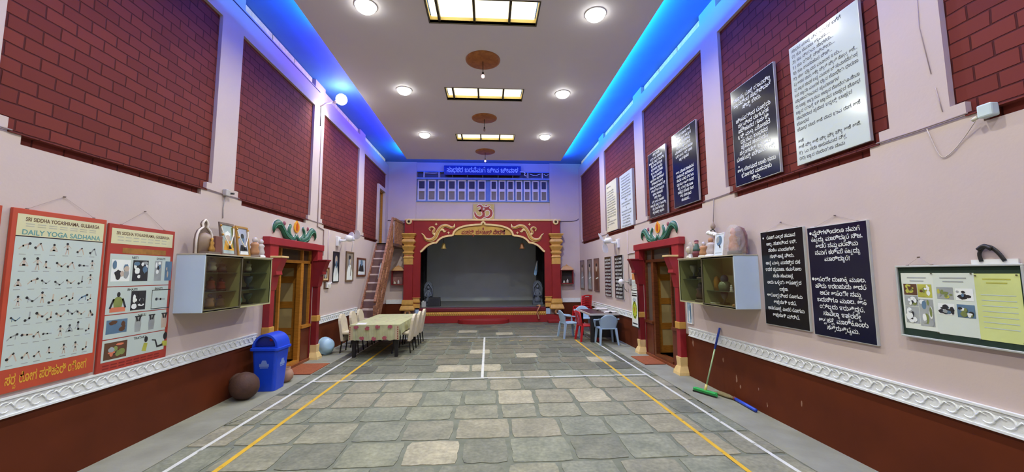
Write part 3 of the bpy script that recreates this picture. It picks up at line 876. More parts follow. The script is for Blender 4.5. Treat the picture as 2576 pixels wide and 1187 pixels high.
# ================================================================== left wall
SKIN = mat('printed_skin', (186, 170, 154), 0.6, var=0.1)
HAIR = mat('printed_dark', (34, 34, 38), 0.6, var=0.2)
PBLUE = mat('printed_blue', (86, 116, 142), 0.6, var=0.2)
PGREY = mat('printed_grey', (150, 156, 156), 0.6, var=0.2)
PAPER = mat('poster_paper', (188, 202, 197), 0.4, var=0.02, scale=2)
PCREAM = mat('poster_cream', (208, 206, 166), 0.4, var=0.05, scale=3)
PORANGE = mat('poster_orange_red', (180, 70, 46), 0.45, var=0.1, scale=3)
PRED = mat('poster_red', (164, 56, 44), 0.45, var=0.1, scale=3)
PYEL = mat('poster_yellow_print', (214, 160, 52), 0.45, var=0.08)
PBROWN = mat('poster_brown_print', (92, 62, 44), 0.45, var=0.08)
PTEAL = mat('poster_teal_print', (96, 150, 150), 0.45, var=0.08)
PGREEN = mat('printed_green', (120, 132, 70), 0.6, var=0.25)
PYG = mat('printed_yellow_green', (176, 176, 70), 0.6, var=0.2)
PWHITE = mat('printed_white', (226, 232, 230), 0.5, var=0.03)
PPINK = mat('printed_salmon', (206, 116, 84), 0.6, var=0.1)
PMATS = [PAPER, SKIN, HAIR, PBLUE, PGREY, PWHITE, PGREEN, PYG, PPINK, PORANGE, PYEL, PBROWN]
NAIL = mat('steel_nail', (120, 104, 98), 0.4, metal=0.6)

# yoga poses as strokes on a unit square: head, then limbs (kind, points, width)
POSES = [
    ((0.12, 0.50), [(1, [(.2, .5), (.95, .46)], .12), (2, [(.45, .49), (.6, .48)], .15), (1, [(.12, .62), (.3, .56)], .06)]),
    ((0.35, 0.95), [(1, [(.35, .85), (.38, .35)], .16), (2, [(.32, .36), (.5, .3)], .18), (1, [(.4, .3), (.9, .25)], .1), (1, [(.3, .8), (.1, .35)], .06)]),
    ((0.15, 0.35), [(1, [(.25, .4), (.5, .75)], .14), (2, [(.5, .78), (.6, .7)], .18), (1, [(.58, .7), (.8, .1)], .1), (1, [(.25, .4), (.2, .1)], .06)]),
    ((0.5, 0.92), [(1, [(.5, .82), (.5, .4)], .18), (1, [(.15, .3), (.5, .38), (.85, .3)], .12), (1, [(.42, .75), (.2, .4)], .06), (1, [(.58, .75), (.8, .4)], .06), (2, [(.38, .38), (.62, .38)], .14)]),
    ((0.2, 0.2), [(1, [(.28, .22), (.5, .3)], .14), (1, [(.5, .3), (.52, .95)], .12), (2, [(.48, .3), (.54, .45)], .16)]),
    ((0.1, 0.62), [(1, [(.18, .58), (.5, .3)], .13), (2, [(.45, .32), (.62, .28)], .16), (1, [(.6, .3), (.95, .62)], .09), (1, [(.2, .55), (.2, .2)], .06)]),
    ((0.45, 0.98), [(1, [(.46, .88), (.48, .52)], .15), (2, [(.4, .5), (.56, .5)], .14), (1, [(.44, .46), (.35, .02)], .09), (1, [(.54, .46), (.62, .02)], .09), (1, [(.4, .85), (.15, .6)], .05), (1, [(.55, .85), (.8, .6)], .05)]),
    ((0.75, 0.15), [(1, [(.7, .22), (.5, .55)], .14), (2, [(.45, .55), (.56, .56)], .18), (1, [(.47, .5), (.35, .02)], .1), (1, [(.55, .5), (.62, .02)], .1)]),
    ((0.85, 0.72), [(1, [(.78, .7), (.3, .48)], .14), (2, [(.3, .5), (.42, .5)], .16), (1, [(.3, .5), (.05, .2)], .09), (1, [(.75, .68), (.72, .25)], .06)]),
]
def figure(mb, F, u, v, s, k, d, tone=1):
    head, strokes = POSES[k % len(POSES)]
    for kind, pts, w in strokes:
        mb.fstroke(F, [(u + x * s, v + y * s) for x, y in pts], w * s, d, kind if kind == 2 else tone)
    mb.fdisc(F, u + head[0] * s, v + head[1] * s, .115 * s, .12 * s, d + .0002, 2, 9)

def picture(mb, F, u0, u1, v0, v1, d, bg, cols, seed, n=9):
    """a printed photograph: soft-edged patches inside a rectangle"""
    r = random.Random(seed)
    mb.fpoly(F, [(u0, v0), (u1, v0), (u1, v1), (u0, v1)], d, bg)
    for i in range(n):
        ru, rv = (u1 - u0) * r.uniform(.08, .24), (v1 - v0) * r.uniform(.08, .26)
        cu, cv = r.uniform(u0 + ru, u1 - ru), r.uniform(v0 + rv, v1 - rv)
        k = 11
        pts = [(cu + ru * math.cos(2 * PI * j / k) * r.uniform(.75, 1), cv + rv * math.sin(2 * PI * j / k) * r.uniform(.75, 1)) for j in range(k)]
        mb.fpoly(F, pts, d + .0003 * (i + 1), r.choice(cols))

def photo(parent, *a):
    m = MB(); picture(m, *a); m.build('printed_photo', PMATS, parent)

def string_nails(F, u0, u1, v, apex, parent):
    m = MB()
    m.tube([F(u0, v, 0.015), F((u0 + u1) / 2, apex, 0.006), F(u1, v, 0.015)], 0.0013, 5)
    m.build('hanging_string', mat('thread', (168, 150, 146), .7), parent)
    n = MB()
    n.tube([F((u0 + u1) / 2, apex, 0), F((u0 + u1) / 2, apex, 0.02)], 0.006, 8); n.tube([F(u0, v, 0), F(u0, v, 0.022)], 0.006, 8); n.tube([F(u1, v, 0), F(u1, v, 0.022)], 0.006, 8)
    n.build('nail', NAIL, parent)

# -- the yoga chart
t = thing('wall_poster', 'tall poster headed DAILY YOGA SADHANA with rows of small yoga figures', 'poster', (XL, 3.9, 0.93), None)
U0, U1, V0, V1 = 3.49, 4.30, 0.935, 2.475
MB().fbox(FL, U0, U1, V0, V1, 0.004, 0.028).build('backing_board', PORANGE, t, bevel=0.003)
p = MB()
p.fpoly(FL, [(U0 + .035, 1.13), (U1 - .025, 1.13), (U1 - .025, 2.235), (U0 + .035, 2.235)], 0.029)
p.build('sheet', PAPER, t)
p = MB(); p.fpoly(FL, [(U0 + .035, 2.245), (U1 - .025, 2.245), (U1 - .025, 2.43), (U0 + .035, 2.43)], 0.029); p.build('heading_strip', PCREAM, t)
p = MB()
ftext(p, FL, (U0 + U1) / 2 + .01, 2.372, 0.048, HEAD_TXT, 0.0296, 0, fit=0.64)
p.fpoly(FL, [(U0 + .035, 2.236), (U1 - .025, 2.236), (U1 - .025, 2.244), (U0 + .035, 2.244)], 0.0296, 2)
for i, v in enumerate((2.345, 2.325)):
    for k in range(7): p.fpoly(FL, [(U0 + .1 + k * .09, v), (U0 + .165 + k * .09, v), (U0 + .165 + k * .09, v + .008), (U0 + .1 + k * .09, v + .008)], 0.0296, 3)
ftext(p, FL, (U0 + U1) / 2 + .01, 2.255, 0.062, YOGA_TXT, 0.0296, 1, fit=0.70)
p.build('heading_lettering', [PBROWN, PTEAL, HAIR, mat('pale_print', (176, 178, 160), .5)], t)
p = MB(); ftext(p, FL, (U0 + U1) / 2, 1.0, 0.11, FOOT_TXT, 0.0292, 0, fit=0.66); p.build('foot_lettering', PYEL, t)
p = MB()
rr = random.Random(5)
rows = [(2.10, 6), (1.955, 7), (1.80, 7), (1.645, 8), (1.50, 8), (1.34, 8), (1.17, 7)]
k = 0
for v, n in rows:
    for i in range(n):
        u = U0 + .06 + i * (0.70 / n) + rr.uniform(-.01, .01)
        p = MB(); figure(p, FL, u, v + rr.uniform(-.01, .015), 0.085 + rr.uniform(-.01, .02), rr.randrange(9), 0.0294, 1 if rr.random() < .65 else (4 if rr.random() < .6 else 3))
        p.fpoly(FL, [(u + .01, v - .018), (u + .06, v - .018), (u + .06, v - .012), (u + .01, v - .012)], 0.0294, 4)
        p.build('printed_figure', PMATS, t)
string_nails(FL, 3.60, 4.18, 2.478, 2.64, t)

# -- the cleansing practices chart
t = thing('wall_poster', 'red poster with photographs under the headings NETI, BHASTI, NAULI and TRATAKA', 'poster', (XL, 4.78, 0.9), None)
U0, U1, V0, V1 = 4.335, 5.20, 0.90, 2.45
MB().fbox(FL, U0, U1, V0, V1, 0.004, 0.026).build('backing_board', PRED, t, bevel=0.003)
p = MB(); p.fpoly(FL, [(U0 + .03, 2.24), (U1 - .03, 2.24), (U1 - .03, 2.405), (U0 + .03, 2.405)], 0.027); p.build('heading_strip', PCREAM, t)
p = MB(); ftext(p, FL, (U0 + U1) / 2, 2.34, 0.048, HEAD_TXT, 0.0275, 0, fit=0.70)
for i, v in enumerate((2.31, 2.275)):
    for k in range(7): p.fpoly(FL, [(U0 + .1 + k * .095, v), (U0 + .17 + k * .095, v), (U0 + .17 + k * .095, v + .01), (U0 + .1 + k * .095, v + .01)], 0.0275, 1)
p.build('heading_lettering', [PBROWN, mat('pale_print', (176, 178, 160), .5)], t)
p = MB(); p.fpoly(FL, [(U0 + .17, 2.14), (U1 - .12, 2.14), (U1 - .12, 2.2), (U0 + .17, 2.2)], 0.0268); p.build('ochre_strip', mat('poster_ochre', (150, 104, 44), .5, var=.2, scale=20), t)
bands = [(1.77, 2.125), (1.475, 1.76), (1.235, 1.465), (0.985, 1.225)]
bands = [(1.785, 2.13), (1.49, 1.775), (1.235, 1.48), (1.0, 1.225)]
names = [('NETI', 'DHAUTI'), ('BHASTI', 'BHASTI'), ('NAULI', ''), ('TRATAKA', '')]
for (v0, v1), (n1, n2), kk in zip(bands, names, range(4)):
    uo = -0.01 * kk
    sh = MB(); sh.fpoly(FL, [(U0 + .035, v0), (U1 - .045, v0), (U1 - .045, v1), (U0 + .035, v1)], 0.0275); S = sh.build('pasted_sheet', PAPER, t)
    p = MB()
    a = U0 + .06
    ftext(p, FL, (a + .27) if n2 else (a + .42), v1 - .045, 0.038, n1, .0282, 2)
    if n2: ftext(p, FL, a + .62, v1 - .045, 0.034, n2, .0282, 2)
    h = v1 - v0
    if kk == 0:
        photo(S, FL, a, a + .22, v0 + .05, v1 - .06, .0282, 5, [4, 2, 5, 1, 3], 3); photo(S, FL, a + .25, a + .45, v0 + .05, v1 - .06, .0282, 2, [5, 4, 5, 3], 4)
        photo(S, FL, a + .54, a + .64, v0 + .05, v1 - .06, .0282, 4, [3, 5, 2], 5, 5); photo(S, FL, a + .69, a + .79, v0 + .05, v1 - .06, .0282, 3, [2, 3, 1], 6, 5)
    elif kk == 1:
        p.fstroke(FL, [(a + .02, v0 + .045), (a + .2, v0 + .045)], .05, .0282, 8)
        p.fstroke(FL, [(a + .11, v0 + .07), (a + .11, v0 + .15), (a + .11, v0 + .18)], [.09, .12, .04], .0284, 6)
        p.fstroke(FL, [(a + .06, v0 + .16), (a + .02, v0 + .06)], .022, .0284, 2); p.fstroke(FL, [(a + .16, v0 + .16), (a + .2, v0 + .06)], .022, .0284, 2); p.fdisc(FL, a + .11, v0 + .205, .02, .028, .0286, 2)
        photo(S, FL, a + .26, a + .45, v0 + .02, v1 - .05, .0282, 2, [5, 4, 2, 5], 8); 
        for q in ((0.53, .01, .80, .018), (0.53, h - .055, .80, h - .047)): p.fpoly(FL, [(a + q[0], v0 + q[1]), (a + q[2], v0 + q[1]), (a + q[2], v0 + q[3]), (a + q[0], v0 + q[3])], .0282, 2)
        for q in ((0.53, .01, .536, h - .047), (0.794, .01, .80, h - .047)): p.fpoly(FL, [(a + q[0], v0 + q[1]), (a + q[2], v0 + q[1]), (a + q[2], v0 + q[3]), (a + q[0], v0 + q[3])], .0282, 2)
        figure(p, FL, a + .58, v0 + .05, .15, 0, .0282, 4)
    elif kk == 2:
        photo(S, FL, a + .0, a + .24, v0 + .05, v1 - .05, .0282, 3, [2, 2, 11], 9, 5)
        for u in (.33, .51, .69):
            p.fstroke(FL, [(a + u + .045, v0 + .03), (a + u + .045, v0 + .11), (a + u + .045, v1 - .05)], [.07, .085, .07], .0282, 4 if u < .6 else 1)
            p.fstroke(FL, [(a + u + .02, v1 - .05), (a + u + .035, v1 - .1)], .022, .0285, 2); p.fstroke(FL, [(a + u + .07, v1 - .05), (a + u + .055, v1 - .1)], .022, .0285, 2); p.fstroke(FL, [(a + u, v1 - .045), (a + u + .09, v1 - .045)], .014, .0286, 2)
    else:
        photo(S, FL, a, a + .26, v0 + .02, v1 - .03, .0282, 11, [6, 4, 8, 2, 6], 12)
        p.fstroke(FL, [(a + .48, v0 + .03), (a + .5, v0 + .12)], [.06, .05], .0282, 7); p.fdisc(FL, a + .5, v0 + .16, .024, .034, .0284, 2)
        p.fstroke(FL, [(a + .76, v0 + .04), (a + .77, v0 + .1)], [.09, .07], .0282, 7); p.fdisc(FL, a + .77, v0 + .16, .03, .045, .0284, 2); p.fstroke(FL, [(a + .74, v0 + .06), (a + .66, v0 + .05), (a + .63, v0 + .13), (a + .58, v0 + .14)], [.03, .025, .018, .012], .0286, 2)
    p.build('printed_caption', PMATS, S)
p = MB()
for v in (.955, .925):
    for k in range(8): p.fpoly(FL, [(U0 + .06 + k * .09, v), (U0 + .13 + k * .09, v), (U0 + .13 + k * .09, v + .014), (U0 + .06 + k * .09, v + .014)], .0268)
p.build('foot_lettering', mat('maroon_print', (126, 34, 30), .5), t)
string_nails(FL, 4.48, 5.05, 2.452, 2.64, t)

# -- edge of another chart at the frame's border
t = thing('wall_poster', 'orange poster cut off by the left edge of the picture', 'poster', (XL, 3.0, 1.6), None)
MB().fbox(FL, 2.62, 3.415, 0.95, 2.475, 0.004, 0.028).build('backing_board', PORANGE, t)
p = MB(); p.fpoly(FL, [(2.65, 1.13), (3.38, 1.13), (3.38, 2.4), (2.65, 2.4)], 0.029); p.build('sheet', PCREAM, t)

# ---- glass-fronted wall cabinets
def cabinet(label, F, y0, y1, z0, z1, dep, near, ysplit, shelves):
    """near: +1 when the pale side panel facing the viewer is at y0"""
    t = thing('wall_cabinet', label, 'cabinet', F((y0 + y1) / 2, z0, 0))
    OL = mat('olive_cabinet_lining', (178, 176, 132), 0.6, var=0.08)
    ED = mat('dark_cabinet_edge', (96, 88, 72), 0.5)
    w = 0.018
    c = MB()
    c.fbox(F, y0 + w, y1, z0, z0 + w, 0, dep); c.fbox(F, y0 + w, y1, z1 - w, z1, 0, dep); c.fbox(F, y0 + w, y1, z0, z1, 0, 0.012); c.fbox(F, y1 - w, y1, z0 + w, z1 - w, 0, dep)
    c.fbox(F, ysplit - w / 2, ysplit + w / 2, z0 + w, z1 - w, 0, dep - 0.03)
    c.build('carcass', OL, t)
    MB().fbox(F, y0, y0 + w, z0, z1, 0, dep).build('side_panel', PALEBLUE, t, bevel=0.002)
    MB().fbox(F, y0 - .006, y1 + .006, z1, z1 + .014, 0, dep + .01).build('top_board', mat('pale_top_board', (190, 182, 164), .5), t)
    for a, b, z in shelves:
        MB().fbox(F, a, b, z - .006, z, 0.012, dep - 0.06).build('shelf', mat('greenish_glass_shelf', (90, 104, 92), .2), t)
    for k, (a, b) in enumerate(((y0 + w, ysplit + .01), (ysplit - .01, y1 - .002))):
        d0 = dep - 0.012 if k == 0 else dep - 0.02
        f = MB()
        e = 0.016
        f.fbox(F, a, b, z0 + .004, z0 + .03, d0, d0 + .012); f.fbox(F, a, b, z1 - .026, z1 - .002, d0, d0 + .012); f.fbox(F, a, a + e, z0 + .03, z1 - .026, d0, d0 + .012); f.fbox(F, b - e, b, z0 + .03, z1 - .026, d0, d0 + .012)
        D = f.build('sliding_door', ED, t)
        MB().fbox(F, a + e, b - e, z0 + .03, z1 - .026, d0 + .004, d0 + .006).build('glass', GLASS, D)
    return t
cabinet('pale blue and glass wall cabinet on the left wall beside the door', FL, 5.29, 6.87, 1.415, 2.165, 0.35, 1, 6.07, [(5.31, 6.06, 1.67), (5.31, 6.06, 1.93), (6.08, 6.85, 1.67), (6.08, 6.85, 1.93)])
cabinet('pale blue and glass wall cabinet on the right wall beside the door', FR, 5.20, 6.78, 1.395, 2.13, 0.35, 1, 6.03, [(5.22, 6.02, 1.62), (6.04, 6.76, 1.79)])

CLEAR = mat('cellophane', (196, 186, 186), 0.15, var=0.1, scale=18, bump=0.4, bscale=25)
TAN = mat('tan_clay', (176, 128, 90), 0.6, var=0.2, scale=12)
DUSTY = mat('dusty_brown', (110, 92, 82), 0.6, var=0.25, scale=9)
def top_z(F): return 2.179 if F is FL else 2.144

def statuette(name, label, cat, F, y, d, z, h, w, body, head, base=None, group=None):
    """a small figure: plinth, robed body, head"""
    t = thing(name, label, cat, F(y, z, d), group)
    c = F(y, z, d)
    MB().lathe([(w * .5, 0), (w * .5, h * .1), (w * .42, h * .13)], 14, c).build('plinth', base or DUSTY, t)
    MB().lathe([(w * .36, h * .13), (w * .42, h * .3), (w * .28, h * .52), (w * .38, h * .62), (w * .3, h * .7), (w * .12, h * .76)], 14, c, sy=1.1).build('body', body, t)
    MB().ball(c + Vector((0, 0, h * .86)), h * .13, 12, sz=1.15).build('head', head, t)
    return t
def trophy(label, F, y, d, z, h, w, body, group=None):
    t = thing('trophy', label, 'trophy', F(y, z, d), group)
    c = F(y, z, d)
    MB().box(c.x - w * .4, c.x + w * .4, c.y - w * .4, c.y + w * .4, z, z + h * .18).build('plinth', BLACK, t)
    MB().lathe([(w * .14, h * .18), (w * .1, h * .4), (w * .3, h * .55), (w * .42, h * .8), (w * .44, h), (w * .4, h)], 16, c).build('cup', body, t)
    return t
def plaque(name, label, cat, F, y0, y1, z0, z1, d, lean, frame_m, pic_m, group=None, blobs=None, fw=0.03, th=0.02):
    """framed picture leaning back against the wall; d is the foot's distance from the wall"""
    t = thing(name, label, cat, F((y0 + y1) / 2, z0, d), group)
    G = lambda u, v, e: F(u, v, d - lean * (v - z0) / max(1e-6, z1 - z0) + e)
    f = MB()
    f.fbox(G, y0, y1, z0, z0 + fw, 0, th); f.fbox(G, y0, y1, z1 - fw, z1, 0, th); f.fbox(G, y0, y0 + fw, z0 + fw, z1 - fw, 0, th); f.fbox(G, y1 - fw, y1, z0 + fw, z1 - fw, 0, th)
    f.build('frame', frame_m, t)
    MB().fbox(G, y0 + fw * .8, y1 - fw * .8, z0 + fw * .8, z1 - fw * .8, 0.002, th * .5).build('picture', pic_m, t)
    if blobs: 
        b = MB(); blobs(b, G, th * .5 + .0008); b.build('printed_image', PMATS, t)
    return t, G

# things standing on the left cabinet
ZT = top_z(FL)
t = thing('shrine_plaque', 'arched white edged wooden shrine with a small brass figure, on the left cabinet', 'shrine', FL(5.47, ZT, 0.2))
half = [(5.32, ZT), (5.318, 2.36), (5.33, 2.43), (5.36, 2.49), (5.41, 2.525), (5.43, 2.54), (5.415, 2.58), (5.43, 2.61), (5.465, 2.64)]
prof = half + [(10.93 - a, b) for a, b in reversed(half[:-1])]
MB().fprism(FL, prof, 0.17, 0.2, 0, 0).build('back_board', DUSTY, t)
rim = [FL(a, b, 0.205) for a, b in prof]
MB().tube(rim, 0.014, 6).build('white_rim', mat('ivory_trim', (224, 214, 204), .5), t)
MB().lathe([(.115, 0), (.115, .21), (.08, .265), (1e-5, .29)], 14, FL(5.47, ZT, 0.205) , sx=.55).build('niche', mat('taupe_niche', (142, 120, 100), .5), t)
MB().lathe([(.035, .03), (.04, .07), (.02, .12), (.03, .15), (.012, .18), (.02, .205), (1e-5, .225)], 10, FL(5.49, ZT, 0.285)).build('figure', BRASS, t)
MB().fbox(FL, 5.36, 5.58, ZT, ZT + .03, .2, .34).build('plinth', mat('dark_plinth', (112, 96, 84), .5), t)
o = MB().fbox(FL, 5.665, 5.80, ZT, ZT + .26, .10, .22).build('box', mat('brown_card', (116, 72, 60), .5), loc=FL(5.73, ZT, .16), bevel=0.004)
tag(o, 'plain brown upright box between the arched shrine and the first portrait', 'box')
GARL = mat('pearl_garland', (226, 220, 206), 0.5, var=0.1, scale=30)
def garland(t, G, y0, y1, z0, z1, d):
    c = (y0 + y1) / 2; w = (y1 - y0) * .44
    pts = [G(c - w, z1 - .05, d), G(c - w * .8, z1 - .16, d + .008), G(c - w * .3, z0 + .2, d + .012), G(c, z0 + .15, d + .014), G(c + w * .3, z0 + .2, d + .012), G(c + w * .8, z1 - .16, d + .008), G(c + w, z1 - .05, d)]
    MB().tube(smooth_path(pts, 4), 0.008, 6).build('garland', GARL, t)
    for u, v in ((c - w, z1 - .05), (c + w, z1 - .05), (c - w * .85, z1 - .18), (c + w * .85, z1 - .18)): MB().ball(G(u, v, d), 0.018, 8).build('garland_bead', BRASS, t)
    MB().tube([G(c, z0 + .15, d + .012), G(c + .005, z0 + .1, d + .012)], [.012, .018], 8).build('pendant', BLACK, t)
def port1(b, G, d):
    b.fstroke(G, [(5.99, 2.26), (5.99, 2.4)], [.24, .14], d, 10); b.fdisc(G, 5.985, 2.45, .045, .065, d + .0004, 1); b.fstroke(G, [(5.93, 2.49), (5.99, 2.515), (6.04, 2.49)], [.04, .06, .04], d + .0006, 5); b.fstroke(G, [(6.1, 2.3), (6.1, 2.6)], .05, d + .0002, 6)
t, G = plaque('framed_photo', 'garlanded framed portrait of a person in a white cap, on the left cabinet', 'framed photo', FL, 5.815, 6.13, ZT, 2.66, 0.2, 0.07, DUSTY, mat('pale_portrait_ground', (170, 186, 180), .3, var=.15, scale=7), None, port1)
garland(t, G, 5.815, 6.13, ZT, 2.66, 0.024)
def port2(b, G, d):
    b.fstroke(G, [(6.34, 2.24), (6.34, 2.36)], [.22, .13], d, 2); b.fdisc(G, 6.335, 2.46, .045, .075, d + .0004, 3); b.fstroke(G, [(6.25, 2.24), (6.44, 2.24)], .05, d + .0006, 5); b.fdisc(G, 6.335, 2.5, .04, .04, d + .0006, 2)
t, G = plaque('framed_photo', 'garlanded framed portrait with a blue-grey ground and golden side, on the left cabinet', 'framed photo', FL, 6.18, 6.485, ZT, 2.65, 0.2, 0.07, BRASS, mat('bluegrey_portrait_ground', (170, 176, 194), .3, var=.15, scale=7), None, port2)
garland(t, G, 6.18, 6.485, ZT, 2.65, 0.024)
statuette('figurine', 'brown and tan figurine at the door end of the left cabinet, beside the garlanded portraits', 'figurine', FL, 6.61, 0.2, ZT, 0.33, 0.17, TAN, CLEAR, DUSTY)
statuette('figurine', 'grey white figurine in clear wrap, last on the left cabinet', 'figurine', FL, 6.78, 0.2, ZT, 0.31, 0.15, CLEAR, CLEAR, WHITE)
# things inside the left cabinet
GR = 'keepsakes inside the left cabinet'
SH = [1.434, 1.671, 1.931]
REDB = mat('red_brown_cloth', (150, 72, 48), .6, var=.2); DKRED = mat('dark_red_box', (96, 26, 24), .5); TEAL = mat('teal_ceramic', (92, 140, 136), .3); DBLUE = mat('blue_grey_glass', (82, 96, 120), .25); OFFW = mat('off_white_ceramic', (206, 204, 186), .35)
for z, wz in zip(SH, ('bottom', 'middle', 'top')):
    for y, wy, b, hh in ((5.46, 'left', DUSTY, .20), (5.72, 'middle', REDB if wz == 'middle' else TAN, .21), (5.93, 'right', REDB if wz == 'middle' else DUSTY, .18)):
        if wz == 'top' and wy == 'middle': b = OFFW
        statuette('figurine', 'dusty figurine behind glass, %s in the %s row of the left cabinet' % (wy, wz), 'figurine', FL, y, 0.15, z, hh, 0.14, b, DUSTY, BLACK, GR)
o = MB().fbox(FL, 6.14, 6.24, SH[2], SH[2] + .19, .1, .2).build('box', DKRED, loc=FL(6.19, SH[2], .15), bevel=.004); tag(o, 'dark red box on the top shelf of the left cabinet', 'box', GR)
statuette('figurine', 'pale figurine on the top shelf of the left cabinet, right of the red box', 'figurine', FL, 6.55, .15, SH[2], .2, .12, OFFW, DBLUE, BLACK, GR)
t = thing('cup', 'off-white mug on the middle shelf of the left cabinet', 'cup', FL(6.22, SH[1], .18), GR)
MB().lathe([(.05, 0), (.062, .02), (.065, .14), (.058, .14), (.055, .02), (1e-5, .015)], 16, FL(6.22, SH[1], .18)).build('body', OFFW, t)
MB().tube(smooth_path([FL(6.28, SH[1] + .11, .18), FL(6.32, SH[1] + .09, .18), FL(6.32, SH[1] + .05, .18), FL(6.28, SH[1] + .03, .18)], 4), .008, 6).build('handle', OFFW, t)
trophy('blue grey trophy on the middle shelf of the left cabinet', FL, 6.55, .16, SH[1], .21, .15, DBLUE, GR)
t = thing('vase', 'teal round vase on the bottom shelf of the left cabinet', 'vase', FL(6.26, SH[0], .17), GR)
MB().lathe([(.04, 0), (.075, .05), (.08, .1), (.05, .16), (.035, .18), (.04, .2)], 16, FL(6.26, SH[0], .17)).build('body', TEAL, t)
MB().lathe([(.028, .2), (.03, .203)], 12, FL(6.26, SH[0], .17)).build('mouth', BLACK, t)
trophy('small dark green trophy on the bottom shelf of the left cabinet', FL, 6.56, .16, SH[0], .17, .14, mat('dark_green', (58, 78, 66), .4), GR)

# ---- painted plaster lotus ornaments above both doors
LEAF = mat('leaf_green_paint', (28, 86, 64), .45, var=.25, scale=10)
LEAFL = mat('light_leaf_green_paint', (70, 136, 104), .5, var=.15, scale=10)
FLY = mat('lotus_yellow', (226, 158, 36), .4, var=.1, scale=12); FLR = mat('lotus_orange_red', (190, 78, 26), .4, var=.1, scale=12)
MAGE = mat('bud_mauve', (150, 84, 98), .5)
WOUT = mat('white_outline', (232, 226, 226), .5)
def lotus(label, F, yc):
    t = thing('lotus_ornament', label, 'wall ornament', F(yc, 2.6, 0))
    for s in (-1, 1):
        q = lambda pts: [F(yc + s * a, b, 0.012) for a, b in pts]
        nrm = F(0, 0, 1) - F(0, 0, 0)
        paths = {'long': ([(0.06, 2.63), (.25, 2.605), (.45, 2.67), (.58, 2.79), (.70, 2.86), (.82, 2.83), (.87, 2.75), (.86, 2.68)], [.025, .07, .075, .065, .07, .06, .04, .015]),
                 'inner': ([(.18, 2.615), (.30, 2.70), (.32, 2.80), (.27, 2.88), (.31, 2.905)], [.05, .05, .042, .035, .012]),
                 'tip': ([(.2, 2.605), (.1, 2.62), (.045, 2.67), (.05, 2.73)], [.04, .04, .035, .012])}
        for k, (pts, ws) in paths.items():
            ws = [w_ * 1.25 for w_ in ws]
            sp = smooth_path([F(yc + s * a, b, 0.012) for a, b in pts], 4)
            n = len(pts); 
            rs = []
            for i in range(len(sp)):
                x = i / 4; j = min(int(x), n - 2); f = x - j
                rs.append(ws[j] * (1 - f) + ws[j + 1] * f)
            MB().tube([p_ - nrm * .006 for p_ in sp], [r * 1.0 + .004 for r in rs], 8, flat=nrm).build('white_edge', WOUT, t)
            lf = MB().tube(sp, rs, 8, flat=nrm).build('leaf_scroll', LEAF, t)
            hi = smooth_path([F(yc + s * a + s * .008, b - .012, 0.012 + w * .55) for (a, b), w in zip(pts[1:-1], ws[1:-1])], 4) if len(pts) > 4 else None
            if hi: MB().tube(hi, 0.009, 6, flat=nrm).build('leaf_highlight', LEAFL, lf)
        b = MB(); b.ball(F(yc + s * .50, 2.90, .012), .028, 10, sz=1.6); b.build('bud', MAGE, t)
        b = MB()
        for k in range(3): b.ball(F(yc + s * (.50 - .008 * k), 2.83 - .035 * k, .01), .010, 8)
        b.build('bud_stem', MAGE, t)
    fl = [(0, 2.765), (.05, 2.775), (.10, 2.82), (.115, 2.88), (.09, 2.95), (.04, 2.985), (0, 3.02)]
    prof = [(yc + a, b) for a, b in fl] + [(yc - a, b) for a, b in reversed(fl[1:-1])]
    fo = MB().fprism(F, prof, 0.0, 0.02).build('flower', FLY, t)
    inn = [(yc + (u - yc) * .42, 2.88 + (v - 2.88) * .72) for u, v in prof]
    MB().fprism(F, inn, 0.02, 0.027).build('flower_centre', FLR, fo)
    return t
lotus('green and yellow lotus ornament in relief above the left door', FL, 8.37)
lotus('green and yellow lotus ornament in relief above the right door', FR, 8.33)

# ---- floor things along the left wall
BLUE = mat('blue_bin_plastic', (22, 68, 206), .35, var=.05, scale=5)
t = thing('litter_bin', 'tall blue domed litter bin standing by the left door', 'bin', (-3.66, 7.0, 0))
def rrect(cx, cy, hx, hy, r, z, n=5):
    out = []
    for sx, sy, a0 in ((1, 1, 0), (-1, 1, PI / 2), (-1, -1, PI), (1, -1, 3 * PI / 2)):
        for i in range(n):
            a = a0 + PI / 2 * i / (n - 1)
            out.append((cx + sx * (hx - r) + r * math.cos(a), cy + sy * (hy - r) + r * math.sin(a), z))
    return out
def loft(rings, mb=None, cap0=True, cap1=True, mi=0):
    mb = mb or MB()
    n = len(rings[0])
    vs = [p for r in rings for p in r]
    fs = [(i * n + j, i * n + (j + 1) % n, (i + 1) * n + (j + 1) % n, (i + 1) * n + j) for i in range(len(rings) - 1) for j in range(n)]
    if cap0: fs.append(tuple(reversed(range(n))))
    if cap1: fs.append(tuple(range((len(rings) - 1) * n, len(rings) * n)))
    mb.add(vs, fs, mi)
    return mb
bx, by = -3.66, 7.0
body = loft([rrect(bx, by, .165, .165, .045, 0), rrect(bx, by, .205, .205, .05, .66)]).build('body', BLUE, t, bevel=.004)
loft([rrect(bx, by, .235, .235, .055, .66), rrect(bx, by, .235, .235, .055, .695), rrect(bx, by, .215, .215, .05, .70)]).build('rim', BLUE, t)
dm = MB()
n = 14
ys = [by - .20, by + .20]
pr = [(bx + .205 * math.cos(PI * i / n), .70 + .225 * math.sin(PI * i / n)) for i in range(n + 1)]
for y in (by + .20,):
    dm.add([(x, y, z) for x, z in pr], [tuple(range(n + 1))])
dm.add([(x, ys[0], z) for x, z in pr] + [(x, ys[1], z) for x, z in pr], [(i, i + 1, n + 2 + i, n + 1 + i) for i in range(n)], 0, True)
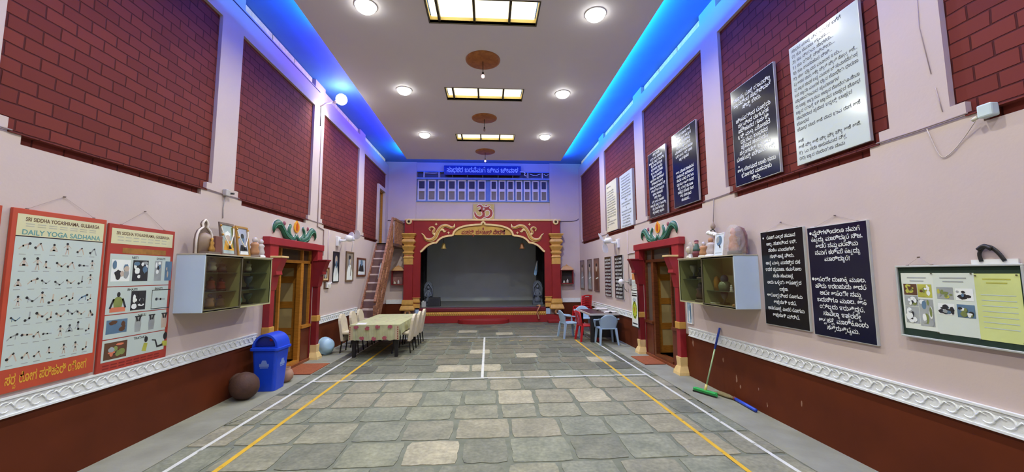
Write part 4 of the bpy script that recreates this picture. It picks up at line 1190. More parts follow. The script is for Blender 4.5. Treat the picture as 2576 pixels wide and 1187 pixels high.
# front of the dome: a rim ring round the opening, the flap set back
pi_ = [(bx + .165 * math.cos(PI * i / n), .725 + .165 * math.sin(PI * i / n)) for i in range(n + 1)]
dm.add([(x, ys[0], z) for x, z in pr] + [(x, ys[0], z) for x, z in pi_], [(i, n + 1 + i, n + 2 + i, i + 1) for i in range(n)] + [(0, n, 2 * n + 1, n + 1)])
dm.add([(x, ys[0], z) for x, z in pi_] + [(x, ys[0] + .05, z) for x, z in pi_], [(i, n + 1 + i, n + 2 + i, i + 1) for i in range(n)])
lid = dm.build('dome_lid', BLUE, t)
MB().add([(x, ys[0] + .05, z) for x, z in pi_], [tuple(range(n + 1))]).build('flap', mat('dark_blue_flap', (14, 34, 130), .4), lid)
MB().lathe([(1e-5, 0), (.028, 0), (.028, .004), (1e-5, .004)], 14, (bx + .075, ys[0] + .044, .83), 'y').build('sticker', mat('red_sticker', (150, 34, 60), .5), lid)
PALEB = mat('pale_bin_print', (120, 146, 214), .5)
em = MB()
def binface(side):
    if side == 'f': return lambda u, v, d: Vector((bx + u, by - .165 - .04 * v / .66 - d, v))
    return lambda u, v, d: Vector((bx + .165 + .04 * v / .66 + d, by + u, v))
for sd in 'fr':
    G = binface(sd)
    em.fprism(G, [(-.075, .40), (.075, .40), (.075, .445), (.05, .445), (.03, .50), (-.03, .50), (-.05, .445), (-.075, .445)], .001, .003)
    em.fprism(G, [(-.065, .375), (.065, .375), (.065, .39), (-.065, .39)], .001, .003)
em.build('printed_emblem', PALEB, body)
CLAY = mat('dark_clay', (74, 48, 38), .75, var=.2, scale=9, bump=.2)
t = thing('clay_pot', 'round dark brown clay pot lying in front of the blue bin by the wall', 'pot', (-3.75, 6.45, 0))
rot = Matrix.Rotation(math.radians(-70), 3, 'Y') @ Matrix.Rotation(-0.5, 3, 'X')
MB().lathe([(1e-5, -.2), (.08, -.19), (.15, -.14), (.195, -.05), (.2, .02), (.18, .1), (.13, .16), (.09, .18), (.085, .2), (.11, .225), (.105, .23), (.075, .2), (1e-5, .1)], 24, (-3.74, 6.45, .2), rot=rot).build('body', CLAY, t)
t = thing('clay_pot', 'small tan clay pot half hidden behind the blue bin', 'pot', (-3.62, 7.42, 0))
MB().lathe([(1e-5, 0), (.08, .005), (.13, .06), (.14, .13), (.11, .2), (.08, .22), (.09, .25), (.075, .25), (.07, .2), (1e-5, .05)], 20, (-3.62, 7.42, 0), sx=1.0).build('body', mat('tan_pot', (158, 122, 102), .7, var=.15), t)
t = thing('basin', 'pale blue plastic basin leaning on its side against the left wall', 'basin', (-3.87, 9.78, 0))
ax = Matrix.Rotation(math.radians(-68), 3, 'Y')
ax = Matrix.Rotation(math.radians(-35), 3, 'Z') @ Matrix.Rotation(math.radians(72), 3, 'Y')
MB().lathe([(1e-5, .145), (.10, .14), (.15, .11), (.19, .03), (.20, -.01), (.215, -.015), (.215, -.022), (.195, -.02), (.14, .10), (1e-5, .13)], 26, (-3.86, 9.80, .207), rot=ax).build('bowl', mat('pale_blue_plastic', (158, 190, 214), .3, var=.04), t)
MAT = mat('orange_brown_doormat', (150, 80, 44), .9, var=.2, scale=30, bump=.6, bscale=90)
def doormat(label, x0, x1, y0, y1):
    t = thing('doormat', label, 'doormat', ((x0 + x1) / 2, (y0 + y1) / 2, 0))
    MB().box(x0, x1, y0, y1, 0, .016).build('mat', MAT, t, bevel=.005)
    e = MB(); e.box(x0 + .0, x1, y0 - .012, y0, 0, .012); e.box(x0, x1, y1, y1 + .012, 0, .012); e.build('bound_edge', mat('doormat_edge', (104, 48, 26), .9), t)
doormat('orange brown doormat in front of the left door', -3.95, -3.38, 7.9, 8.8)
doormat('brown doormat in front of the right door', 3.24, 3.68, 8.15, 8.95)

# ---- pictures on the far part of the left wall
def wallpic(name, label, F, y0, y1, z0, z1, frame_m, ground, blobs, fw=.035, th=.03, group=None, cat='framed picture'):
    t, G = plaque(name, label, cat, F, y0, y1, z0, z1, .004, 0, frame_m, ground, group, blobs, fw, th)
    return t
GB = mat('dark_photo_ground', (40, 42, 62), .3); GT = mat('taupe_photo_ground', (140, 130, 118), .3); GL = mat('pale_photo_ground', (190, 200, 214), .3)
wallpic('framed_picture', 'small cream mounted picture in a dark frame beside the left door', FL, 9.72, 10.1, 1.73, 2.07, DARKWOOD, mat('cream_mount', (214, 190, 146), .4), lambda b, G, d: (b.fpoly(G, [(9.8, 1.8), (10.02, 1.8), (10.02, 2.0), (9.8, 2.0)], d, 11), b.fdisc(G, 9.91, 1.88, .07, .08, d + .0004, 4)), .03)
wallpic('portrait_photo', 'tall portrait of a bearded person in white on a dark ground, left wall', FL, 10.36, 10.76, 1.69, 2.49, BLACK, GB, lambda b, G, d: (b.fstroke(G, [(10.56, 1.72), (10.56, 1.9), (10.56, 2.12)], [.36, .34, .14], d, 5), b.fdisc(G, 10.56, 2.26, .085, .13, d + .0004, 1), b.fdisc(G, 10.57, 2.15, .06, .1, d + .0006, 3)), .02, .02)
wallpic('portrait_photo', 'tall portrait of a dark haired person in pale robes, middle of the far left wall', FL, 11.26, 11.86, 1.69, 2.545, mat('brown_moulded_frame', (112, 90, 70), .45), GT, lambda b, G, d: (b.fstroke(G, [(11.56, 1.74), (11.56, 1.95), (11.56, 2.17)], [.48, .44, .16], d, 5), b.fdisc(G, 11.56, 2.3, .09, .12, d + .0004, 1), b.fdisc(G, 11.55, 2.38, .085, .06, d + .0006, 2), b.fstroke(G, [(11.5, 2.34), (11.5, 2.18), (11.52, 2.1)], [.06, .07, .03], d + .0006, 3), b.fstroke(G, [(11.66, 2.1), (11.64, 1.85)], .04, d + .0006, 11)), .04)
wallpic('framed_picture', 'small blue and white framed picture nearest the stairs on the left wall', FL, 12.2, 13.02, 1.83, 2.405, DARKWOOD, GL, lambda b, G, d: (b.fstroke(G, [(12.6, 1.98), (12.62, 2.2)], [.5, .3], d, 2), b.fdisc(G, 12.62, 2.25, .11, .1, d + .0004, 3), b.fstroke(G, [(12.28, 1.94), (12.95, 1.94)], .08, d + .0006, 5), b.fstroke(G, [(12.28, 2.36), (12.3, 1.9)], .08, d + .0002, 11)), .05)
t = thing('switch_box', 'white electric switch box below the small picture by the left door', 'switch box', FL(10.0, 1.56, 0))
MB().fbox(FL, 9.86, 10.12, 1.545, 1.72, 0, .01).build('back_plate', mat('brown_back_plate', (92, 64, 50), .5), t)
MB().fbox(FL, 9.94, 10.16, 1.57, 1.70, .01, .06).build('box', WHITE, t, bevel=.006)
sw = MB()
for k in range(3): sw.fbox(FL, 9.965 + k * .06, 10.005 + k * .06, 1.61, 1.66, .06, .068)
sw.build('switch', mat('ivory_switch', (214, 212, 206), .4), t)
MB().tube([FL(10.16, 1.665, .02), FL(10.32, 1.70, .015)], .012, 6).build('conduit', WHITE, t)

# ---- painted conduits
def conduit(name, label, F, pts, r=.011, m=PINK):
    t = MB().tube([F(a, b, r) for a, b in pts], r, 6).build(name, m, loc=F(pts[0][0], pts[0][1], 0))
    return tag(t, label, 'conduit')
conduit('conduit', 'pink painted conduit stepping down the pilaster right of the left door', FL, [(9.36, 5.4), (9.36, 3.02), (9.72, 2.98), (9.72, 2.35)], .014)
conduit('conduit', 'thin vertical conduit between the left door and the first tall portrait', FL, [(10.02, 3.0), (10.04, 2.08)], .010)

# ---- wall fans
def wall_fan(label, F, y, z, s, tilt):
    t = thing('wall_fan', label, 'fan', F(y, z, 0))
    b = MB(); b.fprism(F, [(y - .07, z - .13), (y + .07, z - .13), (y + .09, z + .12), (y - .09, z + .12)], 0, .06); b.build('wall_plate', WHITE, t, bevel=.015)
    c0 = F(y, z + .02, .06); c1 = F(y + s * .16, z + .07, .26)
    MB().tube([c0, F(y + s * .05, z + .02, .16), c1], [.045, .03, .03], 10).build('arm', WHITE, t)
    axis = (F(y + s * .5, z - .02, .42 + tilt) - F(y, z, 0)).normalized()
    axis = (F(y + s * .35, z + .08, .45) - F(y + s * .1, z + .12, .2)).normalized()
    R = axis.to_track_quat('Z', 'Y').to_matrix()
    mc = c1 + Vector((0, 0, .02))
    MB().lathe([(.03, -.12), (.075, -.1), (.085, 0), (.08, .06), (.05, .085)], 18, mc, rot=R).build('motor', WHITE, t)
    hc = mc + axis * .11
    hub = MB().lathe([(.05, -.02), (.05, .03), (.03, .05), (1e-5, .055)], 16, hc, rot=R).build('hub', WHITE, t)
    for k in range(3):
        A = 2 * PI * k / 3 + .5
        bl = MB(); top, bot = [], []
        prof = [(.05, .035), (.14, .095), (.24, .115), (.31, .09), (.345, .03)]
        up = [(r, w) for r, w in prof]; dn = [(r, -w * .8) for r, w in reversed(prof)]
        pts = []
        for r_, w_ in up + dn:
            p = Vector((r_ * math.cos(A) - w_ * math.sin(A), r_ * math.sin(A) + w_ * math.cos(A), w_ * .35))
            pts.append(p)
        n = len(pts)
        bl.add([hc + R @ p for p in pts] + [hc + R @ (p + Vector((0, 0, .006))) for p in pts], [tuple(reversed(range(n))), tuple(range(n, 2 * n))] + [(i, (i + 1) % n, n + (i + 1) % n, n + i) for i in range(n)])
        bl.build('blade', mat('fan_blade', (222, 222, 226), .3), t)
    return t
wall_fan('white wall fan on the left wall above the tall portraits', FL, 10.6, 2.77, 1, 0)
wall_fan('white wall fan on the right wall below the white boards', FR, 10.95, 2.74, 1, 0)

# ---- junction box and nails
t = thing('junction_box', 'small junction box with cables below the first left pilaster', 'junction box', FL(6.11, 3.14, 0))
MB().fbox(FL, 6.06, 6.16, 3.09, 3.19, 0, .06).build('box', mat('dusty_plastic', (178, 172, 168), .6), t, bevel=.01)
MB().tube([FL(6.16, 3.14, .05), FL(6.22, 3.15, .07)], .015, 8).build('socket', BLACK, t)
MB().tube([FL(6.10, 3.09, .02), FL(6.09, 2.9, .008), FL(6.10, 2.75, .008)], .006, 5).build('cable', mat('grey_cable', (150, 146, 146), .6), t)
# ================================================================== right wall
def text_board(label, u0, u1, v0, v1, face, letter, lines, size, lead, top, d0=0.0, th=0.035, align='C', group=None, left=None, bullets=None, edge=None, fit=None):
    """lettered board on the right wall; u runs in reading direction (u = -Y)"""
    t = thing('text_board', label, 'board', FRr((u0 + u1) / 2, v0, 0), group)
    MB().fbox(FRr, u0, u1, v0, v1, d0, d0 + th).build('panel', edge or ALU, t, bevel=.002)
    p = MB(); e = .007
    p.fpoly(FRr, [(u0 + e, v0 + e), (u1 - e, v0 + e), (u1 - e, v1 - e), (u0 + e, v1 - e)], d0 + th + .0008); p.build('face', face, t)
    p = MB(); v = top
    for k, l in enumerate(lines):
        if l:
            f = fit or (u1 - u0) * .90
            lay, w = layout(l)
            ftext(p, FRr, (u0 + u1) / 2 if align == 'C' else (left or u0 + .05), v, size, l, d0 + th + .0016, 0, align, fit=f if w * size > f else None)
        v -= lead
    for bu, bv, br in (bullets or []): p.fdisc(FRr, bu, bv, br, br, d0 + th + .0016, 0, 14)
    p.build('lettering', letter, t)
    return t
def wires(t, u0, u1, v, ap):
    string_nails(FRr, u0, u1, v, ap, t)

# upper boards (they stand on the brick face)
text_board('large white lettered board high on the right wall, nearest the viewer', -4.385, -3.48, 3.165, 4.635, BOARDWHITE, LETTERD, WHITE_TXT, .052, .0705, 4.56, -.02, .034, 'L', None, -4.345, None, None, .82)
text_board('dark board with white lettering beside the large white board, high on the right wall', -5.56, -4.655, 3.165, 4.635, BOARDDARK, LETTERW, UPDARK_TXT, .078, .083, 4.44, -.02, .034, bullets=[(-5.49, 4.465, .014), (-5.46, 3.45, .014)], fit=.78)
mixed = [UPDARK_TXT[(i * 5 + 2) % 12] or 'ಸತ್ಯವು ಜ್ಞಾನದ ಬೆಳಕು' for i in range(17)]
text_board('dark board full of white lettering, left of the pair in the second brick bay', -8.69, -7.805, 3.13, 4.605, BOARDDARK, LETTERW, mixed, .07, .081, 4.51, -.02, .034, fit=.78)
mixed2 = ['ಬೋಧ ಸುಖದ ಆಸೆ', 'ಪ್ರೀತಿ ಜ್ಞಾನ ಅಭ್ಯಾಸ', 'ರಾಗದ್ವೇಷ ಬೇಡವು', 'ಸತ್ಸಂಗ ಧ್ಯಾನ ಸಿದ್ಧಿ', 'ಮೋಹದ ಬಂಧನ ಕಾಣು', 'ಭಕ್ತಿ ಮತ್ತು ಶಕ್ತಿ ಬಾಳು', 'ಜ್ಞಾನ ಪ್ರಸಾದ', '', '', 'ಆಶಾ ಮೋಹ ಸಂಪಾದನೆ', 'ದೇಹಬುದ್ಧಿ ಪರಿಹಾರದ', 'ಸಾಧನ ಮಾರ್ಗ ನಿಯಮ', 'ಧ್ಯಾನವು ಶಾಂತಿ ಗಾನದ', 'ಸತ್ಯ ಯಾತ್ರೆ ಪ್ರಮಾಣ', 'ಬಾಹ್ಯದ ಬೋಧ ನಾದ', 'ಆಸೆ ಬೇಡವಾದ', 'ಸಂಪಾದನೆ...']
mixed2 = [''.join(c for c in l if c == ' ' or c in GLYPH or c == '\u0ccd') for l in mixed2]
text_board('dark board with a gap in its lettering, right of the pair in one bay', -7.51, -6.585, 3.165, 4.64, BOARDDARK, LETTERW, mixed2, .07, .08, 4.54, -.02, .034, fit=.72)
small = [WHITE_TXT[i % 18] or WHITE_TXT[3] for i in range(2, 19)]
text_board('cream board with a bold heading, left of the pale pair in the third brick bay', -11.94, -10.95, 3.15, 4.65, mat('cream_gloss_board', (222, 218, 196), .2, var=.02), LETTERD, ['ಸಾಧಕ ನಿಯಮ'] + [''] + small[:15], .062, .077, 4.5, -.05, .07, 'L', None, -11.86, None, None, .8)
text_board('white board with centred lettering, right of the pale pair in the third brick bay', -10.675, -9.715, 3.12, 4.60, mat('bluish_white_board', (206, 216, 230), .2, var=.02), LETTERD, small[3:] + small[:4], .055, .078, 4.48, -.05, .07, fit=.72)

# lower boards
t = text_board('large black lettered board at eye height, left of the near pair on the right wall', -5.085, -4.36, 1.215, 2.435, BOARDBLACK, LETTERW, BLACK_TXT, .058, .083, 2.33, 0, .03, bullets=[(-5.03, 2.35, .013), (-5.01, 1.605, .013)], fit=.60)
wires(t, -4.98, -4.47, 2.437, 2.53)
t = text_board('large navy lettered board at eye height, right of the near pair on the right wall', -4.305, -3.58, 1.195, 2.405, BOARDDARK, LETTERW, NAVY_TXT, .062, .0738, 2.312, 0, .03, bullets=[(-4.255, 2.335, .016), (-4.265, 1.82, .016)], fit=.62)
wires(t, -4.2, -3.69, 2.407, 2.5)
far = [UPDARK_TXT[(i * 3) % 12] or UPDARK_TXT[1] for i in range(11)]
for u0, u1, lab, k in ((-12.28, -11.63, 'left', 0), (-11.31, -10.595, 'right', 4)):
    text_board('narrow black lettered board on the far right wall, %s of the two below the fan' % lab, u0, u1, 1.17, 2.4, BOARDBLACK, LETTERW, (far + far)[k:k + 11], .085, .107, 2.27, 0, .03, fit=.56)

# the three brown portraits near the stage
BR1 = mat('brown_portrait_ground', (110, 84, 78), .35, var=.3, scale=4); BR2 = mat('grey_portrait_ground', (112, 98, 96), .35, var=.3, scale=4); BR3 = mat('russet_portrait_ground', (120, 84, 70), .35, var=.3, scale=4)
for y0, y1, g, w, m in ((15.02, 15.66, BR1, 'nearest the stage, of three brown portraits on the right wall', 2), (13.9, 14.5, BR2, 'middle one of three brown portraits on the right wall', 3), (12.98, 13.6, BR3, 'nearest the lettered boards, of three brown portraits on the right wall', 8)):
    wallpic('portrait_photo', 'tall brownish portrait, ' + w, FR, y0, y1, 1.27, 2.4, mat('umber_frame', (104, 78, 72), .5), g, lambda b, G, d, y0=y0, y1=y1, m=m: (b.fstroke(G, [((y0 + y1) / 2, 1.32), ((y0 + y1) / 2, 1.7), ((y0 + y1) / 2, 1.95)], [.42, .38, .14], d, 4 if m != 8 else 11), b.fdisc(G, (y0 + y1) / 2, 2.08, .09, .13, d + .0004, 1), b.fdisc(G, (y0 + y1) / 2, 2.17, .09, .06, d + .0006, 2), b.fstroke(G, [((y0 + y1) / 2 - .2, 1.75), ((y0 + y1) / 2 + .1, 1.7)], .04, d + .0006, 5)), .02, .02)

# right cabinet's ornaments
ZT = top_z(FR)
t = thing('shell_ornament', 'oval pale ornament nearest the door on the right cabinet', 'ornament', FR(6.68, ZT, .17))
MB().lathe([(.07, 0), (.08, .03), (.05, .05)], 14, FR(6.68, ZT, .17)).build('foot', OFFW, t)
MB().lathe([(1e-5, -.03), (.10, -.02), (.12, .0), (.10, .02), (1e-5, .03)], 20, FR(6.68, ZT + .15, .17), 'x', sy=1.15).build('disc', mat('dusty_shell', (160, 146, 134), .5, var=.2, scale=12), t)
MB().ball(FR(6.68, ZT + .15, .2), .05, 12, sz=1.3).build('relief', mat('pale_relief', (196, 184, 160), .5), t)
t = thing('bottle_doll', 'small red and green doll with a white box at its foot, on the right cabinet', 'doll', FR(6.47, ZT, .17))
MB().lathe([(.06, 0), (.075, .08), (.06, .12)], 14, FR(6.47, ZT, .17)).build('skirt', mat('wine_cloth', (104, 40, 46), .6), t)
MB().lathe([(.065, .12), (.06, .16), (.035, .21), (.03, .24)], 14, FR(6.47, ZT, .17)).build('torso', mat('dark_green_cloth', (70, 96, 84), .6), t)
MB().ball(FR(6.47, ZT + .265, .17), .035, 12).build('head', mat('pink_face', (206, 140, 150), .5), t)
MB().lathe([(.04, .285), (.03, .3), (1e-5, .31)], 12, FR(6.47, ZT, .17)).build('hat', mat('mauve_hat', (120, 60, 84), .6), t)
MB().fbox(FR, 6.53, 6.60, ZT, ZT + .07, .2, .25).build('small_box', WHITE, t)
statuette('figurine', 'cream and tan figurine, third from the door on the right cabinet', 'figurine', FR, 6.25, .17, ZT, .26, .18, TAN, CLEAR, OFFW)
statuette('figurine', 'pale statuette wrapped in film beside the blue picture on the right cabinet', 'figurine', FR, 6.04, .17, ZT, .31, .18, CLEAR, TAN, WHITE)
plaque('picture_card', 'white card with blue flowers standing on the right cabinet', 'picture', FR, 5.68, 5.91, ZT, 2.50, .2, .05, WHITE, mat('white_card', (206, 218, 228), .4, var=.03), None, lambda b, G, d: (b.fdisc(G, 5.80, 2.38, .07, .08, d, 3), b.fdisc(G, 5.84, 2.40, .04, .05, d + .0003, 4), b.fstroke(G, [(5.76, 2.27), (5.80, 2.32)], .03, d + .0003, 2), b.fpoly(G, [(5.72, 2.19), (5.88, 2.19), (5.88, 2.20), (5.72, 2.20)], d + .0003, 4)), .012, .012)
t = thing('wrapped_idol', 'tall idol wrapped in clear film, largest thing on the right cabinet', 'idol', FR(5.43, ZT, .18))
wr = MB(); rr = random.Random(3)
rings = []
for i in range(9):
    z = ZT + .44 * i / 8
    k = [.95, 1.0, 1.02, 1.0, .98, .95, .86, .66, .3][i]
    rings.append([FR(5.43 + .20 * k * math.cos(2 * PI * j / 18) * rr.uniform(.92, 1.04), z, .18 + .11 * k * math.sin(2 * PI * j / 18) * rr.uniform(.9, 1.05)) for j in range(18)])
FILM = bpy.data.materials.new('clear_film'); FILM.use_nodes = True
_b = FILM.node_tree.nodes['Principled BSDF']; _b.inputs['Base Color'].default_value = (.78, .72, .72, 1); _b.inputs['Roughness'].default_value = .15; _b.inputs['Alpha'].default_value = .27
_n = FILM.node_tree.nodes.new('ShaderNodeTexNoise'); _n.inputs['Scale'].default_value = 22; _p = FILM.node_tree.nodes.new('ShaderNodeBump'); _p.inputs['Strength'].default_value = .8; _p.inputs['Distance'].default_value = .02
FILM.node_tree.links.new(_n.outputs['Fac'], _p.inputs['Height']); FILM.node_tree.links.new(_p.outputs['Normal'], _b.inputs['Normal'])
loft(rings, wr).build('film_wrap', FILM, t)
MB().lathe([(.12, 0), (.12, .05), (.10, .06)], 16, FR(5.43, ZT, .18), sx=.7).build('plinth', BLACK, t)
MB().lathe([(.075, .06), (.085, .12), (.055, .2), (.07, .25), (.03, .29), (.045, .33), (.03, .38), (1e-5, .40)], 14, FR(5.43, ZT, .19), sx=.8).build('figure', mat('copper_figure', (186, 122, 84), .4, var=.2), t)
MB().fprism(FR, [(5.27, ZT + .02), (5.26, ZT + .28), (5.32, ZT + .38), (5.43, ZT + .42), (5.54, ZT + .38), (5.6, ZT + .28), (5.59, ZT + .02)], .09, .11).build('back_plate', mat('mauve_back_plate', (120, 88, 92), .5, var=.3, scale=14), t)
t = thing('flower_garland', 'bunch of white artificial flowers hanging above the right cabinet', 'garland', FR(6.15, 2.5, .08))
MB().tube([FR(6.16, 3.1, .01), FR(6.165, 2.66, .04)], .006, 6).build('cord', mat('grey_cord', (150, 138, 136), .7), t)
MB().lathe([(1e-5, .0), (.03, .01), (.04, .05), (.02, .11), (1e-5, .13)], 12, FR(6.14, 2.6, .06)).build('tan_bud', mat('taupe_bud', (164, 144, 130), .6), t)
w = MB()
for y, z, r in ((6.25, 2.55, .055), (6.19, 2.53, .045), (6.12, 2.52, .05), (6.08, 2.50, .04)): w.ball(FR(y, z, .06), r, 10, sz=.7)
w.build('white_petals', mat('white_petal', (232, 232, 230), .5), t)
l = MB(); l.tube([FR(6.22, 2.58, .06), FR(6.14, 2.6, .06), FR(6.09, 2.56, .06)], .01, 6); l.build('leaf_sprig', mat('dark_sprig', (60, 60, 58), .6), t)
# inside the right cabinet
GR = 'keepsakes inside the right cabinet'
t = trophy('silver and black trophy on the upper shelf of the right cabinet, by the door', FR, 6.62, .16, 1.79, .24, .14, mat('silver', (176, 174, 166), .3, metal=.5), GR)
statuette('figurine', 'dark figurine with a pale cloth behind the door side glass of the right cabinet', 'figurine', FR, 6.33, .16, 1.79, .27, .2, BLACK, OFFW, None, GR)
statuette('figurine', 'large reddish brown figurine low behind the door side glass of the right cabinet', 'figurine', FR, 6.42, .16, 1.414, .32, .2, mat('mauve_brown', (104, 76, 68), .6, var=.2), DUSTY, None, GR)
o = MB().fprism(FR, [(6.20, 1.414), (6.10, 1.414), (6.12, 1.58)], .2, .21).build('folded_card', WHITE, loc=FR(6.14, 1.414, .2)); tag(o, 'white triangular folded card at the foot of the right cabinet', 'card', GR)
o = MB().lathe([(.05, 0), (.055, .14), (.04, .2), (1e-5, .225)], 14, FR(5.93, 1.62, .17), sx=.8).build('idol', mat('golden_idol', (190, 140, 60), .4, var=.2), loc=FR(5.93, 1.62, .17)); tag(o, 'golden oval idol on the shelf of the right cabinet', 'idol', GR)
t = thing('bust', 'blue grey glass bust on the shelf of the right cabinet', 'bust', FR(5.73, 1.62, .17), GR)
MB().lathe([(.08, 0), (.09, .08), (.07, .13), (.03, .15)], 16, FR(5.73, 1.62, .17)).build('shoulders', mat('green_glass', (120, 136, 116), .2), t)
MB().ball(FR(5.73, 1.80, .17), .055, 14, sz=1.15).build('head', DBLUE, t)
plaque('framed_photo', 'small framed photo on the shelf of the right cabinet', 'framed photo', FR, 5.38, 5.55, 1.62, 1.81, .14, .02, ALU, mat('dark_photo', (80, 66, 66), .3, var=.3), GR, None, .012, .012)
statuette('figurine', 'tiny white figurine before the small framed photo in the right cabinet', 'figurine', FR, 5.46, .24, 1.62, .10, .05, WHITE, WHITE, OFFW, GR)
t = trophy('slim dark trophy standing at the bottom of the right cabinet', FR, 5.75, .17, 1.414, .19, .12, DBLUE, GR)
o = MB().lathe([(.08, 0), (.09, .012), (.07, .02), (1e-5, .014)], 16, FR(5.98, 1.414, .17)).build('plate', OFFW, loc=FR(5.98, 1.414, .17)); tag(o, 'small pale plate at the bottom left of the right cabinet', 'plate', GR)
o = MB().lathe([(.07, 0), (.08, .02), (.06, .035), (1e-5, .03)], 16, FR(5.42, 1.414, .18)).build('dish', TAN, loc=FR(5.42, 1.414, .18)); tag(o, 'small tan dish at the bottom right of the right cabinet', 'dish', GR)

# small picture under the cabinet, pinned notices by the door
wallpic('picture_card', 'narrow blue and white picture hanging under the right cabinet by the door post', FR, 7.0, 7.18, .965, 1.37, WHITE, mat('blue_wash', (150, 176, 200), .3, var=.3, scale=9), lambda b, G, d: (b.fstroke(G, [(7.05, 1.05), (7.07, 1.3)], .05, d, 3), b.fstroke(G, [(7.12, 1.0), (7.11, 1.2)], .04, d, 5)), .015, .03)
t = thing('wall_calendar', 'white calendar with an orange picture pinned left of the right door', 'calendar', FR(9.8, 1.45, 0))
MB().fbox(FR, 9.63, 10.02, 1.46, 1.9, .002, .01).build('sheet', PWHITE, t)
b = MB(); b.fpoly(FR, [(9.66, 1.72), (9.99, 1.72), (9.99, 1.88), (9.66, 1.88)], .0108, 0)
for r_ in range(6):
    b.fpoly(FR, [(9.68, 1.68 - r_ * .035), (9.97, 1.68 - r_ * .035), (9.97, 1.69 - r_ * .035), (9.68, 1.69 - r_ * .035)], .0108, 1)
b.build('printed_month', [mat('calendar_orange', (214, 146, 84), .5, var=.15), PGREY], t)
wallpic('framed_picture', 'dark narrow picture half hidden behind the hanging green scroll', FR, 9.56, 9.86, .98, 1.44, BLACK, mat('dark_green_photo', (70, 80, 76), .4, var=.3), None, .02, .02)
t = thing('scroll_banner', 'hanging paper banner with a yellow green emblem, beside the right door', 'banner', FR(9.45, .6, .1))
G = lambda u, v, d: FR(u, v, .17 + d)
MB().fbox(G, 9.24, 9.62, .60, 1.47, 0, .003).build('sheet', PWHITE, t)
MB().tube([G(9.22, 1.475, 0), G(9.64, 1.475, 0)], .010, 8).build('top_rod', BLACK, t)
MB().tube([G(9.22, .60, 0), G(9.64, .60, 0)], .013, 8).build('bottom_rod', mat('dark_green_rod', (30, 54, 46), .5), t)
b = MB()
for v, h_ in ((1.39, .02), (1.33, .035), (.66, .03)): b.fpoly(G, [(9.27, v), (9.59, v), (9.59, v + h_), (9.27, v + h_)], .0036, 1)
for k in range(12): b.fdisc(G, 9.43 + .10 * math.cos(k * PI / 6), 1.0 + .15 * math.sin(k * PI / 6), .055, .07, .0036, 0, 10)
b.fdisc(G, 9.43, 1.0, .11, .16, .004, 0, 16); b.fdisc(G, 9.43, 1.0, .035, .08, .0044, 2, 12); b.fpoly(G, [(9.33, .86), (9.36, .86), (9.36, .90), (9.33, .90)], .0044, 3)
b.fdisc(G, 9.43, 1.24, .12, .05, .0036, 4)
b.build('printed_emblem', [mat('emblem_yellow_green', (178, 196, 50), .5, var=.2), BLACK, mat('emblem_orange', (186, 130, 40), .5), DKRED, mat('emblem_grey', (176, 190, 200), .5)], t)
MB().tube([FR(9.43, 1.62, .0), G(9.43, 1.56, -.08), G(9.25, 1.48, 0)], .003, 5).tube([FR(9.43, 1.62, .0), G(9.43, 1.56, -.08), G(9.61, 1.48, 0)], .003, 5).build('hanging_string', MATS['thread'], t)

t = thing('wall_telephone', 'grey swivel device with a cord on the right wall by the lettered boards', 'wall device', FR(10.2, 1.6, 0))
MB().fbox(FR, 10.0, 10.16, 1.60, 1.74, 0, .06).build('wall_box', mat('grey_box', (150, 146, 148), .5), t, bevel=.01)
MB().tube([FR(10.08, 1.66, .06), FR(10.3, 1.67, .14)], .014, 8).build('arm', mat('silver', (176, 174, 166)), t)
MB().lathe([(1e-5, -.03), (.07, -.02), (.08, .02), (.05, .04), (1e-5, .045)], 16, FR(10.36, 1.66, .16), 'y').build('head', WHITE, t)
MB().tube([FR(10.3, 1.6, .13), FR(10.33, 1.48, .10), FR(10.28, 1.40, .04)], .008, 6).build('cord', BLACK, t)
conduit('conduit', 'vertical conduit on the right wall running down to the grey swivel device', FR, [(10.2, 3.02), (10.22, 2.4), (10.2, 1.74)], .011)
conduit('conduit', 'short level conduit meeting the corner of the right door surround', FR, [(10.21, 2.40), (9.5, 2.42)], .013)

t = thing('pin_board', 'green notice board with pinned photo sheets at the right edge of the picture', 'notice board', FRr(-2.9, 1.33, 0))
u0, u1, v0, v1 = -3.325, -2.50, 1.345, 1.935
_FRr = FRr
def FRr(u, v, d): return _FRr(u, v, d + .015)
MB().fbox(FRr, u0, u1, v0, v1, 0, .02).build('board', mat('dark_green_felt', (24, 46, 34), .9, var=.15, scale=30), t)
f = MB(); e = .015
f.fbox(FRr, u0 - e, u1 + e, v0 - e, v0, 0, .035); f.fbox(FRr, u0 - e, u1 + e, v1, v1 + e, 0, .035); f.fbox(FRr, u0 - e, u0, v0, v1, 0, .035); f.fbox(FRr, u1, u1 + e, v0, v1, 0, .035)
f.build('frame', ALU, t, bevel=.003)
sheets = [(-3.305, -3.055, 1.405, 1.885), (-3.055, -2.775, 1.395, 1.885), (-2.775, -2.515, 1.39, 1.88)]
SM = [mat('sheet_white', (214, 222, 212), .35, var=.03), mat('sheet_pale', (206, 216, 206), .35, var=.03), mat('sheet_yellow', (204, 214, 140), .35, var=.12, scale=3)]
